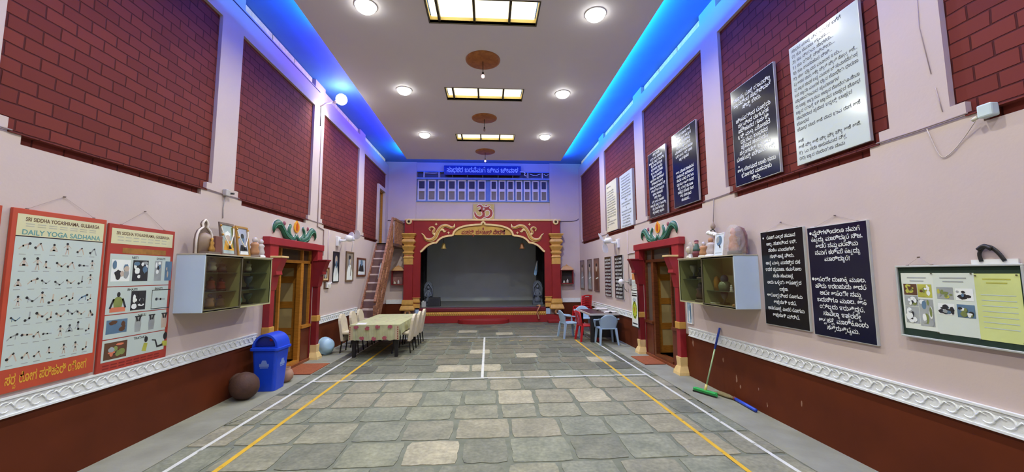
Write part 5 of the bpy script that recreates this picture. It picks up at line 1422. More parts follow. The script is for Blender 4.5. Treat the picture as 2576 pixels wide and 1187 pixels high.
for i, (a, b_, c, d_) in enumerate(sheets):
    p = MB(); p.fbox(FRr, a, b_, c, d_, .02, .0215 + .0004 * i); S = p.build('pinned_sheet', SM[i], t)
    p = MB(); q = .0226 + .0004 * i
    for k in range(2): p.fpoly(FRr, [(a + .05 + .02 * k, d_ - .045 - .028 * k), (b_ - .05 - .02 * k, d_ - .045 - .028 * k), (b_ - .05 - .02 * k, d_ - .036 - .028 * k), (a + .05 + .02 * k, d_ - .036 - .028 * k)], q, 4 if i < 2 else 7)
    if i == 0:
        photo(S, FRr, a + .015, a + .122, c + .05, c + .19, q, 4, [5, 2, 4, 6, 5], 21, 12); photo(S, FRr, a + .127, a + .235, c + .035, c + .26, q, 4, [5, 6, 4, 3], 22, 10)
        photo(S, FRr, a + .015, a + .122, c + .195, c + .285, q, 4, [5, 2, 6, 5], 23, 12); photo(S, FRr, a + .015, a + .122, c + .29, c + .385, q, 11, [6, 8, 7, 11], 24, 8); photo(S, FRr, a + .127, a + .235, c + .275, c + .385, q, 7, [6, 7, 5, 11], 25, 8)
    elif i == 1:
        photo(S, FRr, a + .02, a + .135, c + .155, c + .245, q, 5, [2, 3, 4, 2], 26, 12); photo(S, FRr, a + .15, a + .265, c + .145, c + .245, q, 3, [6, 6, 2, 5], 27, 10)
        photo(S, FRr, a + .02, a + .135, c + .28, c + .375, q, 4, [6, 7, 4, 2], 28, 8); photo(S, FRr, a + .15, a + .265, c + .275, c + .37, q, 5, [2, 2, 3, 4], 29, 10)
    else:
        for k in range(7): p.fpoly(FRr, [(a + .03, c + .33 - k * .04), (b_ - .03, c + .33 - k * .04), (b_ - .03, c + .336 - k * .04), (a + .03, c + .336 - k * .04)], q, 0)
    p.build('printed_text', PMATS, S)
p = MB()
for u, v in ((-3.06, 1.88), (-2.79, 1.88), (-2.765, 1.865), (-2.53, 1.87), (-3.05, 1.40), (-2.775, 1.39), (-2.53, 1.40)): p.ball(FRr(u, v, .026), .006, 8)
p.build('drawing_pin', mat('pin_head', (90, 84, 60), .4), t)
string_nails(FRr, -3.25, -3.06, 1.95, 2.02, t)
FRr = _FRr
t = thing('carry_bag', 'white bag with black handles hanging behind the green notice board', 'bag', FR(2.66, 1.9, 0))
MB().fbox(FR, 2.53, 2.80, 1.6, 1.985, .001, .012).build('bag_body', mat('white_cloth_bag', (216, 216, 214), .8, var=.05), t)
MB().tube(smooth_path([FR(2.735, 1.97, .014), FR(2.74, 2.03, .016), FR(2.71, 2.075, .018), FR(2.67, 2.075, .018), FR(2.63, 2.03, .016), FR(2.60, 1.97, .014)], 4), .014, 8, flat=(1, 0, 0)).build('handle', BLACK, t)
MB().tube(smooth_path([FR(2.74, 2.06, .022), FR(2.70, 2.085, .024), FR(2.66, 2.06, .024)], 4), .016, 8).build('handle_knot', BLACK, t)
t = thing('junction_box', 'pale junction box with a loose cable at the top right of the right wall', 'junction box', FR(2.58, 3.06, 0))
MB().fbox(FR, 2.53, 2.62, 3.03, 3.13, 0, .07).build('box', mat('pale_blue_box', (196, 214, 218), .3), t, bevel=.012)
MB().tube([FR(2.63, 3.05, .05), FR(2.66, 3.035, .055)], .014, 10).build('socket', OFFW, t)
MB().tube(smooth_path([FR(2.66, 3.03, .03), FR(2.76, 2.93, .01), FR(2.86, 2.84, .008), FR(2.93, 2.85, .008), FR(3.0, 3.1, .01)], 4), .0035, 6).build('loose_cable', mat('pale_cable', (196, 184, 180), .6), t)

# cleaning tools
t = thing('floor_wiper', 'green floor wiper with a blue grip leaning on the right wall', 'wiper', (3.40, 6.15, 0))
hb = Vector((3.385, 6.13, .055)); ht = Vector((3.70, 6.17, 1.015))
MB().bar((3.30, 6.32, .035), (3.47, 5.95, .035), .035, .05).bar((3.305, 6.31, .06), (3.465, 5.96, .06), .07, .02).build('wiper_head', mat('green_plastic', (58, 178, 92), .35, var=.04), t, bevel=.006)
MB().bar((3.285, 6.315, .012), (3.455, 5.945, .012), .014, .024).build('rubber_blade', BLACK, t)
MB().tube([hb + (ht - hb) * .0, hb + (ht - hb) * .10], [.022, .018], 10).build('socket', mat('yellow_collar', (214, 200, 110), .4), t)
MB().tube([hb + (ht - hb) * .06, hb + (ht - hb) * .70], .012, 10).build('pole', mat('pale_green_pole', (150, 176, 134), .35, var=.06), t)
MB().tube([hb + (ht - hb) * .66, hb + (ht - hb) * .97, ht], [.016, .017, .014], 10).build('grip', mat('blue_grip', (40, 66, 168), .4), t)
t = thing('hand_broom', 'grass broom with a blue handle lying on the floor along the right wall', 'broom', (3.62, 5.75, 0))
MB().tube([(3.66, 5.80, .03), (3.645, 5.55, .03), (3.63, 5.31, .03)], .023, 10).build('handle', mat('bright_blue_plastic', (40, 78, 206), .35), t)
MB().tube([(3.57, 6.2, .018), (3.60, 6.1, .028), (3.635, 5.93, .03), (3.66, 5.82, .03)], [.012, .055, .048, .02], 12, flat=(0, 0, 1)).build('bristles', mat('dry_grass', (140, 128, 92), .85, var=.25, scale=60, bump=.6), t)
MB().tube([(3.663, 5.835, .03), (3.657, 5.79, .03)], .027, 10).build('binding', mat('maroon_binding', (110, 50, 50), .6), t)
# ================================================================== stage
XC = -0.205
st = thing('stage_platform', 'dark red stage platform with a gold band along its front', 'stage', (XC, YS, 0))
MB().box(-3.42, 3.02, YS - .16, YB + .05, 0, .28).build('plinth', SRED, st, bevel=.01)
MB().box(-2.66, 2.26, YS - .14, YB + .05, .28, .43).build('riser', SRED, st)
MB().box(-2.66, 2.26, YS - .18, YB, .43, DECK).build('deck_lip', mat('maroon_lip', (104, 26, 34), .35, var=.08), st, bevel=.025, seg=3)
g = MB(); g.box(-2.66, 2.26, YS - .16, YS - .13, .29, .425)
n = 60
for i in range(n):
    x = -2.64 + (i + .5) * 4.88 / n
    g.ball((x, YS - .16, .355), .032, 8, sz=1.5)
g.build('gold_band', GOLD, st)
MB().box(-3.3, 2.9, YB + .05, 19.6, .5, DECK - .002).build('deck', mat('grey_stage_floor', (112, 114, 106), .35, var=.08), st)
stp = thing('stage_step', 'low dark red half round step in front of the stage', 'step', (-.18, YS - .2, 0))
pts = [(-.18 + .98 * math.cos(PI + PI * i / 24), YS - .165 + .52 * math.sin(PI + PI * i / 24)) for i in range(25)]
sm = MB(); n = len(pts)
sm.add([(x, y, 0) for x, y in pts] + [(x, y, .15) for x, y in pts], [tuple(range(n, 2 * n))] + [(i, (i + 1) % n, n + (i + 1) % n, n + i) for i in range(n)])
sm.build('tread', SRED, stp, bevel=.02, seg=3)
pts2 = [(-.18 + .86 * math.cos(PI + PI * i / 24), YS - .165 + .42 * math.sin(PI + PI * i / 24)) for i in range(25)]
MB().add([(x, y, .15) for x, y in pts2] + [(x, y, .162) for x, y in pts2], [tuple(range(n, 2 * n))] + [(i, (i + 1) % n, n + (i + 1) % n, n + i) for i in range(n)]).build('top_pad', mat('worn_red', (140, 60, 58), .5, var=.15, scale=8), stp)
o = MB().box(2.3, 3.62, YS - .5, YS - .165, 0, .10).build('stage_step', SRED, loc=(2.9, YS - .3, 0), bevel=.02)
tag(o, 'low dark red ledge at the right foot of the stage', 'step')

# ---- proscenium arch
pa = thing('stage_arch', 'red and gold arch framing the stage, with a lettered gold band at its crown', 'stage arch', (XC, YS, DECK))
half = [(0, 3.93), (.03, 3.90), (.05, 3.84), (.085, 3.815)] + bez((.085, 3.815), (.98, 3.80), (1.13, 3.52), 8)[1:] + [(1.17, 3.40), (1.22, 3.38), (1.24, 3.37)] + bez((1.24, 3.37), (1.66, 3.36), (1.80, 3.12), 6)[1:] + bez((1.83, 3.09), (2.12, 3.08), (2.30, 2.86), 6) + bez((2.34, 2.82), (2.40, 2.74), (2.46, 2.735), 3)
archL = [(XC - a, b) for a, b in reversed(half)]
archR = [(XC + a, b) for a, b in half[1:]]
path = archL + archR
poly = [(-2.96, DECK), (-2.96, 4.0), (2.58, 4.0), (2.58, DECK), (2.255, DECK)] + list(reversed(path)) + [(-2.665, DECK)]
MB().fprism(FS, poly, -.15, 0.0).build('arch_panel', SRED, pa)
MB().fbox(FS, -3.3, 2.92, 4.0, 4.075, -.15, .05).build('top_moulding', CREAMG, pa, bevel=.012)
mold = MB()
L, R = [], []
for i, (u, v) in enumerate(path):
    a = path[max(i - 1, 0)]; b = path[min(i + 1, len(path) - 1)]
    du, dv = b[0] - a[0], b[1] - a[1]; l = math.hypot(du, dv) or 1
    nu, nv = -dv / l, du / l
    w = .07
    L.append((u + nu * w, v + nv * w)); R.append((u, v))
for i in range(len(path) - 1):
    q = [L[i], L[i + 1], R[i + 1], R[i]]
    mold.hexa([FS(u, v, 0) for u, v in q], [FS(u, v, .05) for u, v in q])
mold.build('gold_moulding', CREAMG, pa)
band = [p for p in path if p[1] > 3.44]
band = [(band[0][0] - .03, 3.43)] + band + [(band[-1][0] + .03, 3.43)]
MB().fprism(FS, band, -.12, -.02).build('name_band', mat('mustard_panel', (190, 150, 66), .45, var=.1, scale=4), pa)
p = MB(); ftext(p, FS, XC, 3.465, .235, ARCH, -.012, 0, fit=1.72); p.build('lettering', mat('red_brown_letter', (146, 46, 32), .5), pa)
p = MB(); ftext(p, FS, XC + .008, 3.456, .237, ARCH, -.016, 0, fit=1.75); p.build('lettering_shadow', mat('black_letter_shadow', (40, 26, 20), .5), pa)
MB().fprism(FS, [(XC, 3.60), (XC + .035, 3.68), (XC, 3.76), (XC - .035, 3.68)], -.02, .0).build('crown_lozenge', DRED, pa)
def scroll(s):
    q = lambda pts: smooth_path([FS(XC + s * a, b, .02) for a, b in pts], 5)
    def widths(ws, n):
        out = []
        for i in range(n):
            x = i / (n - 1) * (len(ws) - 1); j = min(int(x), len(ws) - 2); out.append(ws[j] * (1 - (x - j)) + ws[j + 1] * (x - j))
        return out
    S = MB()
    specs = [([(2.43, 3.50), (2.35, 3.42), (2.26, 3.27), (2.08, 3.22), (1.90, 3.32), (1.79, 3.55), (1.66, 3.74), (1.48, 3.80), (1.27, 3.72), (1.16, 3.76), (1.13, 3.88)], [.012, .03, .06, .085, .09, .085, .075, .07, .065, .045, .01]),
             ([(1.86, 3.40), (1.98, 3.52), (1.93, 3.66), (2.02, 3.74), (2.12, 3.68), (2.09, 3.58)], [.05, .055, .045, .045, .04, .015]),
             ([(1.72, 3.62), (1.60, 3.64), (1.54, 3.56), (1.46, 3.60)], [.05, .05, .04, .01])]
    for pts, ws in specs:
        sp = q(pts); S.tube(sp, widths(ws, len(sp)), 8, flat=(0, 1, 0))
    S.build('scroll_ornament', CREAMG, pa)
    I = MB()
    for pts, ws in specs[:2]:
        sp = [p - Vector((0, .045, 0)) for p in q(pts[1:-1])]; I.tube(sp, widths([w * .45 for w in ws[1:-1]], len(sp)), 6, flat=(0, 1, 0))
    I.build('scroll_inlay', GOLD, pa)
    for cu, cv, r in ((1.86, 3.86, .06), (1.37, 3.52, .055)):
        MB().fprism(FS, [(XC + s * (cu + r * k * math.cos(a)), cv + r * k * math.sin(a)) for a, k in [(PI / 2 + i * PI / 4, 1.0 if i % 2 == 0 else .5) for i in range(8)]], 0, .03).build('leaf_ornament', CREAMG, pa)
scroll(-1); scroll(1)

def tier(mb, x0, x1, z0, z1, fl0, fl1, d):
    """one step of a capital: flares from fl0 at the foot to fl1 at the top"""
    mb.hexa([FS(x0 - fl0, z0, -.1), FS(x1 + fl0, z0, -.1), FS(x1 + fl0, z0, d + fl0), FS(x0 - fl0, z0, d + fl0)], [FS(x0 - fl1, z1, -.1), FS(x1 + fl1, z1, -.1), FS(x1 + fl1, z1, d + fl1), FS(x0 - fl1, z1, d + fl1)])
for s, x0, x1, ix0, ix1 in ((-1, -3.28, -2.94, -2.93, -2.66), (1, 2.53, 2.87, 2.255, 2.52)):
    c = MB().fbox(FS, x0, x1, .5, 4.0, -.1, .12).build('column', SRED, pa, bevel=.01)
    k = MB()
    for z0, z1, a, b in ((2.26, 2.52, .005, .005), (2.52, 2.55, .03, .03), (2.55, 2.62, .015, -.015), (2.62, 2.70, -.015, .02), (2.70, 2.76, .04, .04), (2.76, 2.80, .0, .0), (2.80, 2.95, .0, .08), (2.95, 2.99, .085, .085), (2.99, 3.05, .01, .01), (3.05, 3.15, .02, .10), (3.15, 3.26, .10, .04), (3.26, 3.30, .015, .015), (3.30, 3.33, .06, .06), (3.33, 3.44, .03, .115), (3.44, 3.48, .12, .12)): tier(k, x0, x1, z0, z1, a, b, .13)
    k.build('capital', GOLD, c, bevel=.006)
    k = MB()
    for z0, z1, a, b in ((.50, .54, .1, .11), (.54, .68, .11, .06), (.70, .74, .04, .04), (.74, .90, .05, .03)): tier(k, x0, x1, z0, z1, a, b, .13)
    k.build('column_base', GOLD, c, bevel=.008)
    k = MB()
    for z0, z1, a, b in ((.58, .74, .0, .0), (.77, .82, -.005, .02), (.82, .95, .0, -.015), (.95, .98, .01, .01)): tier(k, ix0, ix1, z0, z1, a, b, .04)
    k.build('jamb_base', GOLD, pa, bevel=.006)
    for zc in (3.95, .40):
        cx = (x0 + x1) / 2 + (.02 if zc < 1 else 0)
        MB().lathe([(.115, 0), (.12, -.03), (.095, -.045), (.05, -.035), (.04, -.02), (.02, -.025), (1e-5, -.03)], 22, (cx, YS - (.12 if zc > 1 else .16), zc), 'y').build('rosette', CREAMG if zc > 1 else mat('dull_gold', (170, 122, 78), .45, var=.1), c)
        MB().lathe([(.05, -.036), (.03, -.03), (1e-5, -.03)], 14, (cx, YS - (.13 if zc > 1 else .17), zc), 'y').build('rosette_eye', mat('dark_eye', (70, 52, 40), .6), c)

# ---- inside the stage
si = bpy.data.objects.new('wall_stage', None); COL.objects.link(si); OFF[si] = Vector((0, 0, 0)); struct(si)
SG = mat('stage_grey_paint', (190, 199, 200), .7, var=.04, scale=1.5)
MB().box(-3.3, 2.9, 19.4, 19.5, DECK, 4.4).build('backdrop_wall', SG, si)
MB().box(-3.3, -3.2, YB + .3, 19.4, DECK, 4.4).box(2.8, 2.9, YB + .3, 19.4, DECK, 4.4).build('side_wall', SG, si)
MB().box(-3.3, 2.9, YB + .3, 19.5, 4.4, 4.5).build('soffit', mat('dark_soffit', (70, 70, 74), .8), si)
DRAPE = mat('black_drape', (26, 25, 27), .9, var=.25, scale=8)
def drape(label, x, y, w, z0=DECK, z1=4.3):
    pts = []
    n = 28
    for i in range(n + 1):
        pts.append((x - w / 2 + w * i / n, y + .05 * math.sin(i * 1.9)))
    m = MB()
    m.add([(a, b, z0) for a, b in pts] + [(a, b, z1) for a, b in pts] + [(a, b + .02, z0) for a, b in pts] + [(a, b + .02, z1) for a, b in pts],
          [(i, i + 1, n + 2 + i, n + 1 + i) for i in range(n)] + [(2 * n + 2 + i, 3 * n + 3 + i, 3 * n + 4 + i, 2 * n + 3 + i) for i in range(n)], 0, True)
    return tag(m.build('stage_curtain', DRAPE, loc=(x, y, z0)), label, 'curtain')
drape('black curtain in the left wing of the stage', -2.87, 17.0, .5)
drape('black curtain in the right wing of the stage', 2.33, 17.0, .52)
o = MB().box(-2.9, -2.48, 16.85, 16.9, 2.0, 2.45).build('black_panel', BLACK, loc=(-2.7, 16.87, 2.0)); bpy.data.objects.remove(o)
def idol(label, x, y, h, w):
    t = thing('stone_idol', label, 'statue', (x, y, DECK))
    z = DECK
    MB().box(x - w * .55, x + w * .55, y - .16, y + .16, z, z + .1).build('plinth', GREYSTONE, t, bevel=.015)
    out = [(x - w / 2, z + .1), (x + w / 2, z + .1), (x + w / 2, z + h * .72)] + [(x + w / 2 * math.cos(a), z + h * .72 + h * .28 * math.sin(a)) for a in [PI * i / 12 for i in range(1, 12)]] + [(x - w / 2, z + h * .72)]
    m = MB(); n = len(out)
    m.add([(a, y - .02, b) for a, b in out] + [(a, y + .1, b) for a, b in out], [tuple(range(n)), tuple(reversed(range(n, 2 * n)))] + [(i, (i + 1) % n, n + (i + 1) % n, n + i) for i in range(n)])
    m.build('back_slab', GREYSTONE, t)
    f = MB()
    f.lathe([(w * .3, 0), (w * .34, h * .12), (w * .2, h * .34), (w * .26, h * .48), (w * .1, h * .55)], 14, (x, y - .04, z + h * .1), sy=.5)
    f.ball((x, y - .06, z + h * .74), w * .15, 12, sz=1.2)
    f.tube([(x - w * .22, y - .06, z + h * .56), (x - w * .36, y - .1, z + h * .42), (x - w * .12, y - .14, z + h * .38)], .035, 8)
    f.tube([(x + w * .22, y - .06, z + h * .56), (x + w * .36, y - .1, z + h * .42), (x + w * .12, y - .14, z + h * .38)], .035, 8)
    f.tube([(x - w * .42, y - .06, z + h * .3), (x - w * .45, y - .06, z + h * .7), (x, y - .06, z + h * .93), (x + w * .45, y - .06, z + h * .7), (x + w * .42, y - .06, z + h * .3)], .03, 8)
    f.build('carved_figure', mat('pale_carved_stone', (100, 108, 122), .7, var=.25, scale=20, bump=.5), t)
idol('grey carved stone idol on the left of the stage, behind the black loudspeaker', -2.50, 16.72, 1.0, .36)
idol('grey carved stone idol on the right of the stage, by the black curtain', 2.08, 16.62, 1.02, .40)
t = thing('loudspeaker', 'black loudspeaker box on the left front of the stage', 'loudspeaker', (-2.2, 16.35, DECK))
MB().hexa([(-2.46, 16.2, DECK), (-1.95, 16.2, DECK), (-1.95, 16.5, DECK), (-2.46, 16.5, DECK)], [(-2.42, 16.28, DECK + .36), (-1.97, 16.28, DECK + .36), (-1.97, 16.5, DECK + .36), (-2.42, 16.5, DECK + .36)]).build('cabinet', BLACK, t, bevel=.01)
MB().hexa([(-2.42, 16.195, DECK + .03), (-1.99, 16.195, DECK + .03), (-1.99, 16.215, DECK + .03), (-2.42, 16.215, DECK + .03)], [(-2.39, 16.262, DECK + .33), (-2.0, 16.262, DECK + .33), (-2.0, 16.28, DECK + .33), (-2.39, 16.28, DECK + .33)]).build('grille', mat('speaker_grille', (32, 33, 36), .8, var=.3, scale=60), t)
t = thing('storage_can', 'pale box-shaped can at the left front edge of the stage', 'can', (-2.57, 16.0, DECK))
MB().box(-2.655, -2.485, 15.93, 16.08, DECK, DECK + .22).build('body', mat('milky_plastic', (172, 176, 172), .4), t, bevel=.02)
MB().lathe([(.03, 0), (.03, .03)], 12, (-2.6, 16.0, DECK + .22)).build('cap', WHITE, t)
o = MB().box(-2.62, -2.42, 16.95, 16.97, 2.2 - .28, 2.2).build('x', BLACK); bpy.data.objects.remove(o)
t = thing('hanging_cloth', 'blue and white cloth hanging in front of the right stage curtain', 'cloth', (2.04, 16.9, 1.8))
m = MB()
cols_ = [(2.09, 2.44), (2.12, 2.42), (2.12, 2.2), (2.10, 2.0), (2.06, 1.83), (2.0, 1.80), (1.96, 1.86), (1.99, 2.05), (2.04, 2.25)]
n = len(cols_); m.add([(a, 16.80 + .02 * math.sin(i), b) for i, (a, b) in enumerate(cols_)] + [(a, 16.83 + .02 * math.sin(i), b) for i, (a, b) in enumerate(cols_)], [tuple(range(n)), tuple(reversed(range(n, 2 * n)))] + [(i, (i + 1) % n, n + (i + 1) % n, n + i) for i in range(n)])
m.build('cloth', mat('sky_blue_cloth', (128, 168, 206), .8, var=.2, scale=12), t)
MB().tube([(2.10, 16.79, 2.42), (2.06, 16.78, 2.2), (2.05, 16.78, 2.05)], .02, 8).build('white_fold', WHITE, t)
MB().tube([(2.11, 16.82, 2.43), (2.11, 16.93, 2.47)], .008, 6).build('hook', NAIL, t)
for x, lab in ((-1.80, 'left'), (1.38, 'right')):
    t = thing('hanging_bell', 'brass bell hanging just inside the %s side of the stage arch' % lab, 'bell', (x, 15.95, 2.9))
    MB().lathe([(.12, 0), (.115, .02), (.085, .06), (.075, .16), (.055, .22), (1e-5, .25)], 18, (x, 15.95, 2.9)).build('bell_body', mat('old_brass', (160, 134, 74), .45, metal=.3, var=.15) if lab == 'left' else mat('copper_bell', (150, 104, 70), .45, metal=.3, var=.15), t)
    MB().tube([(x, 15.95, 3.14), (x, 15.95, 4.35)], .008, 6).build('chain', BLACK, t)
    MB().ball((x, 15.95, 2.9), .025, 8).build('clapper', BLACK, t)
t = thing('rope', 'twisted tan rope hanging over the right front edge of the stage', 'rope', (1.95, YS - .2, .3))
MB().tube(smooth_path([(1.93, YS + .1, DECK + .03), (2.02, YS - .05, DECK + .06), (2.01, YS - .20, DECK + .03), (1.93, YS - .235, .48), (1.90, YS - .225, .36), (1.95, YS - .22, .24), (1.97, YS - .215, .12)], 5), .028, 8).build('cord', mat('tan_rope', (176, 118, 86), .8, var=.25, scale=30), t)
MB().ball((2.0, YS - .12, DECK + .06), .05, 10, sx=1.4, sz=.6).build('knot', mat('pale_rope', (196, 156, 116), .8, var=.2), t)

# ---- shrine niches on either side
for x0, x1, lab, m in ((2.90, 3.40, 'right', DARKVOID), (-3.76, -3.29, 'left', mat('dusty_pink_niche', (140, 100, 98), .7, var=.2))):
    t = thing('shrine_niche', 'small red shrine niche with a golden roof on the wall %s of the stage' % lab, 'shrine', ((x0 + x1) / 2, YB, 1.47))
    c = MB(); w = .03
    c.box(x0, x1, YB - .2, YB, 1.47, 1.50).box(x0, x1, YB - .2, YB, 2.0, 2.03).box(x0, x0 + w, YB - .2, YB, 1.5, 2.0).box(x1 - w, x1, YB - .2, YB, 1.5, 2.0)
    c.build('box', DRED, t)
    MB().box(x0 + w, x1 - w, YB - .02, YB - .004, 1.5, 2.0).build('back_panel', m, t)
    cx = (x0 + x1) / 2
    r = MB(); r.hexa([(x0 - .03, YB - .24, 2.03), (x1 + .03, YB - .24, 2.03), (x1 + .03, YB, 2.03), (x0 - .03, YB, 2.03)], [(x0 + .1, YB - .16, 2.17), (x1 - .1, YB - .16, 2.17), (x1 - .1, YB, 2.17), (x0 + .1, YB, 2.17)])
    r.box(cx - .1, cx + .1, YB - .14, YB, 2.17, 2.20); r.lathe([(.05, 2.20), (.03, 2.23), (1e-5, 2.26)], 12, (cx, YB - .08, 0))
    r.build('roof', mat('pale_gold_roof', (190, 146, 96), .5, var=.1), t)
    for k, (dx, h, mm, nm) in enumerate(((-.12, .12, OFFW, 'pale'), (.02, .17, CLEAR, 'film wrapped'))):
        statuette('figurine', '%s figurine standing in the shrine niche %s of the stage' % (nm, lab), 'figurine', lambda u, v, d: Vector((u, YB - d, v)), cx + dx, .12, 1.5, h, .12, mm, mm, DUSTY, 'figurines in the niches')

# ---- window band over the arch
W = struct(MB().fbox(FB, -2.9, 2.52, 4.80, 4.84, -.2, .0).fbox(FB, -2.9, 2.52, 5.72, 5.80, -.2, -.02).fbox(FB, -2.9, 2.52, 6.03, 6.06, -.2, -.02).build('window_1', mat('blue_window_frame', (110, 140, 196), .5), loc=(XC, YB, 4.8)))
DKG = mat('dark_blue_glass', (24, 26, 66), .55, var=.1); GYG = mat('dusty_grey_glass', (122, 112, 100), .6, var=.12, scale=4)
LFM = mat('lilac_white_frame', (206, 202, 214), .5)
xs = [-2.86 + i * .405 for i in range(7)] + [.085 + i * .345 for i in range(7)]
MB().fbox(FB, -2.9, 2.52, 4.84, 5.72, -.16, -.14).build('backing', mat('blue_backing', (96, 128, 190), .6, var=.1), W)
for i, x in enumerate(xs):
    w = .32 if i < 7 else .275
    f = MB(); e = .045
    d0, d1 = -.13, -.085
    f.fbox(FB, x, x + e, 4.85, 5.71, d0, d1); f.fbox(FB, x + w - e, x + w, 4.85, 5.71, d0, d1)
    for a, b in ((4.85, 4.90), (5.24, 5.35), (5.66, 5.71)): f.fbox(FB, x + e, x + w - e, a, b, d0, d1)
    S = f.build('shutter', LFM, W)
    MB().fbox(FB, x + e, x + w - e, 5.35, 5.66, d0, d0 + .012).build('dark_pane', DKG, S)
    MB().fbox(FB, x + e, x + w - e, 4.90, 5.24, d0, d0 + .012).build('grey_pane', GYG, S)
for x0, x1 in ((-2.9, -2.62), (-2.60, -2.03), (-1.98, 1.60), (1.66, 2.20), (2.26, 2.52)):
    MB().fbox(FB, x0 + .02, x1 - .02, 5.82, 6.02, -.19, -.17).build('transom_pane', mat('maroon_dark_pane', (52, 30, 50), .4), W)
for x in (-2.61, -2.005, 1.63, 2.23):
    MB().fbox(FB, x - .02, x + .02, 5.80, 6.03, -.2, -.03).build('mullion', LFM, W)
t = thing('stray_ribbon', 'loose pale blue ribbon curling out from the right end of the blue sign', 'ribbon', (1.45, YB, 5.9))
MB().tube(smooth_path([(1.28, YB - .14, 6.02), (1.42, YB - .13, 6.02), (1.50, YB - .12, 5.97), (1.47, YB - .12, 5.90), (1.56, YB - .10, 5.86)], 5), .018, 6, flat=(0, 1, 0)).build('strip', WHITE, t)
for x0, x1 in ((-2.58, -2.06), (1.7, 2.16), (2.3, 2.5)):
    t = tag(MB().tube(smooth_path([(x0, YB + .10, 6.0), ((x0 + x1) / 2, YB + .09, 5.93 if x0 > 0 else 5.99), (x1, YB + .10, 6.0)], 6), .014, 6).build('light_strip', WHITE, loc=((x0 + x1) / 2, YB + .1, 5.97)), 'pale strip sagging across the %s opening over the shutters' % {-2.58: 'left', 1.7: 'right', 2.3: 'rightmost small'}[x0], 'strip')
t = thing('name_sign', 'long blue sign with pale lettering above the shutters over the stage', 'sign', (-.23, YB - .1, 5.88))
MB().fbox(FB, -1.79, 1.33, 5.88, 6.265, .06, .10).build('panel', mat('royal_blue_sign', (12, 14, 112), .35, var=.05, scale=2), t, bevel=.004)
p = MB(); ftext(p, FB, -.23, 5.995, .27, SIGN, .1012, 0, fit=2.9); p.build('lettering', mat('sign_letter', (206, 216, 240), .5), t)
for x in (-1.45, -.85, -.23, .4, 1.0): MB().tube([(x, YB + .1, 5.80), (x, YB - .06, 5.92)], .02, 8).build('bracket', mat('sign_bracket', (120, 130, 170), .5), t)
t = thing('om_plaque', 'square gold plaque with a red Om sign above the stage arch', 'plaque', (-.19, YB, 4.1))
MB().fbox(FB, -.61, .24, 4.09, 4.70, -.048, .01).build('ground', mat('old_gold_ground', (188, 164, 92), .5, var=.18, scale=5), t)
def om(mb, k, d):
    S = lambda pts, ws: mb.fstroke(lambda u, v, e: FB(-.19 + u * 1.08, 4.395 + v * 1.05, e), [(p[0], p[1]) for p in smooth_path([(a, b, 0) for a, b in pts], 6)], [w * 1.15 + k for w in _wid(ws, (len(pts) - 1) * 6 + 1)], d)
    S([(-.245, .185), (-.17, .235), (-.09, .21), (-.07, .12), (-.13, .05), (-.2, .04)], [.03, .055, .07, .075, .06, .03])
    S([(-.16, .045), (-.05, .02), (.0, -.08), (-.03, -.18), (-.13, -.235), (-.25, -.2), (-.315, -.1), (-.33, .0)], [.04, .07, .085, .09, .09, .08, .06, .02])
    S([(-.02, -.0), (.06, .07), (.16, .10), (.26, .05), (.29, -.07), (.24, -.18), (.14, -.225), (.03, -.19)], [.03, .06, .06, .075, .085, .08, .06, .02])
    S([(-.02, .19), (.06, .15), (.16, .16), (.25, .235)], [.015, .045, .05, .015])
    mb.fdisc(lambda u, v, e: FB(-.19 + u, 4.395 + v, e), .10, .255, .034 + k / 2, .034 + k / 2, d, 0, 14)
def _wid(ws, n):
    out = []
    for i in range(n):
        x = i / (n - 1) * (len(ws) - 1); j = min(int(x), len(ws) - 2); out.append(ws[j] * (1 - (x - j)) + ws[j + 1] * (x - j))
    return out
p = MB(); om(p, .045, .0115); p.build('white_outline', mat('cream_outline', (226, 214, 196), .5), t)
p = MB(); om(p, 0.0, .0125); p.build('red_symbol', mat('om_red', (156, 48, 40), .45), t)

# ---- stairs to the upper doorway
t = thing('staircase', 'steep wooden stairs with a plank handrail going up beside the stage to the upper door', 'stairs', (-3.7, 13.2, 0))
n = 11
zt = [0.27 + i * (3.0 - 0.27) / (n - 1) for i in range(n)]
yt = [12.28 + (z - .27) * (14.17 - 12.28) / 2.73 for z in zt]
sl = (14.17 - 12.28) / 2.73
for i in range(n):
    MB().box(-3.985, -3.44, yt[i], yt[i] + .26, zt[i] - .05, zt[i]).build('tread', TREADW, t, bevel=.006)
    MB().box(-3.97, -3.45, yt[i] + .19, yt[i] + .205, zt[i], zt[i] + .24 if i < n - 1 else zt[i] + .001).build('riser', RISER, t)
for x in (-3.975, -3.42):
    y0 = 12.28 - .27 * sl
    MB().hexa([(x - .02, y0 - .05, 0), (x + .02, y0 - .05, 0), (x + .02, y0 + .3, 0), (x - .02, y0 + .3, 0)], [(x - .02, 14.17, 3.0), (x + .02, 14.17, 3.0), (x + .02, 14.5, 3.0), (x - .02, 14.5, 3.0)]).build('stringer', STAIRWOOD, t)
q = lambda z: 12.28 + (z - .27) * sl
hr = MB(); hr.bar((-3.42, q(0.15), 1.05), (-3.42, q(3.0), 3.90), .07, .09); hr.build('handrail', STAIRWOOD, t)
MB().bar((-3.42, q(0.15), .62), (-3.42, q(3.0), 3.47), .04, .14).build('mid_rail', STAIRWOOD, t)
for z in (.05, .72, 1.4, 2.08, 2.76):
    MB().box(-3.46, -3.38, q(z) + .02, q(z) + .12, max(z - .1, 0), z + .9).build('post', STAIRWOOD, t)
MB().tube([(-3.49, q(.9), 1.75), (-3.49, q(1.35), 2.25)], .012, 6).build('bright_rail', ALU, t)
MB().box(-3.99, -2.98 - .35, 14.17, YB - .02, 2.9, 3.0).build('landing', mat('dark_landing_boards', (84, 58, 46), .6, var=.15), t)
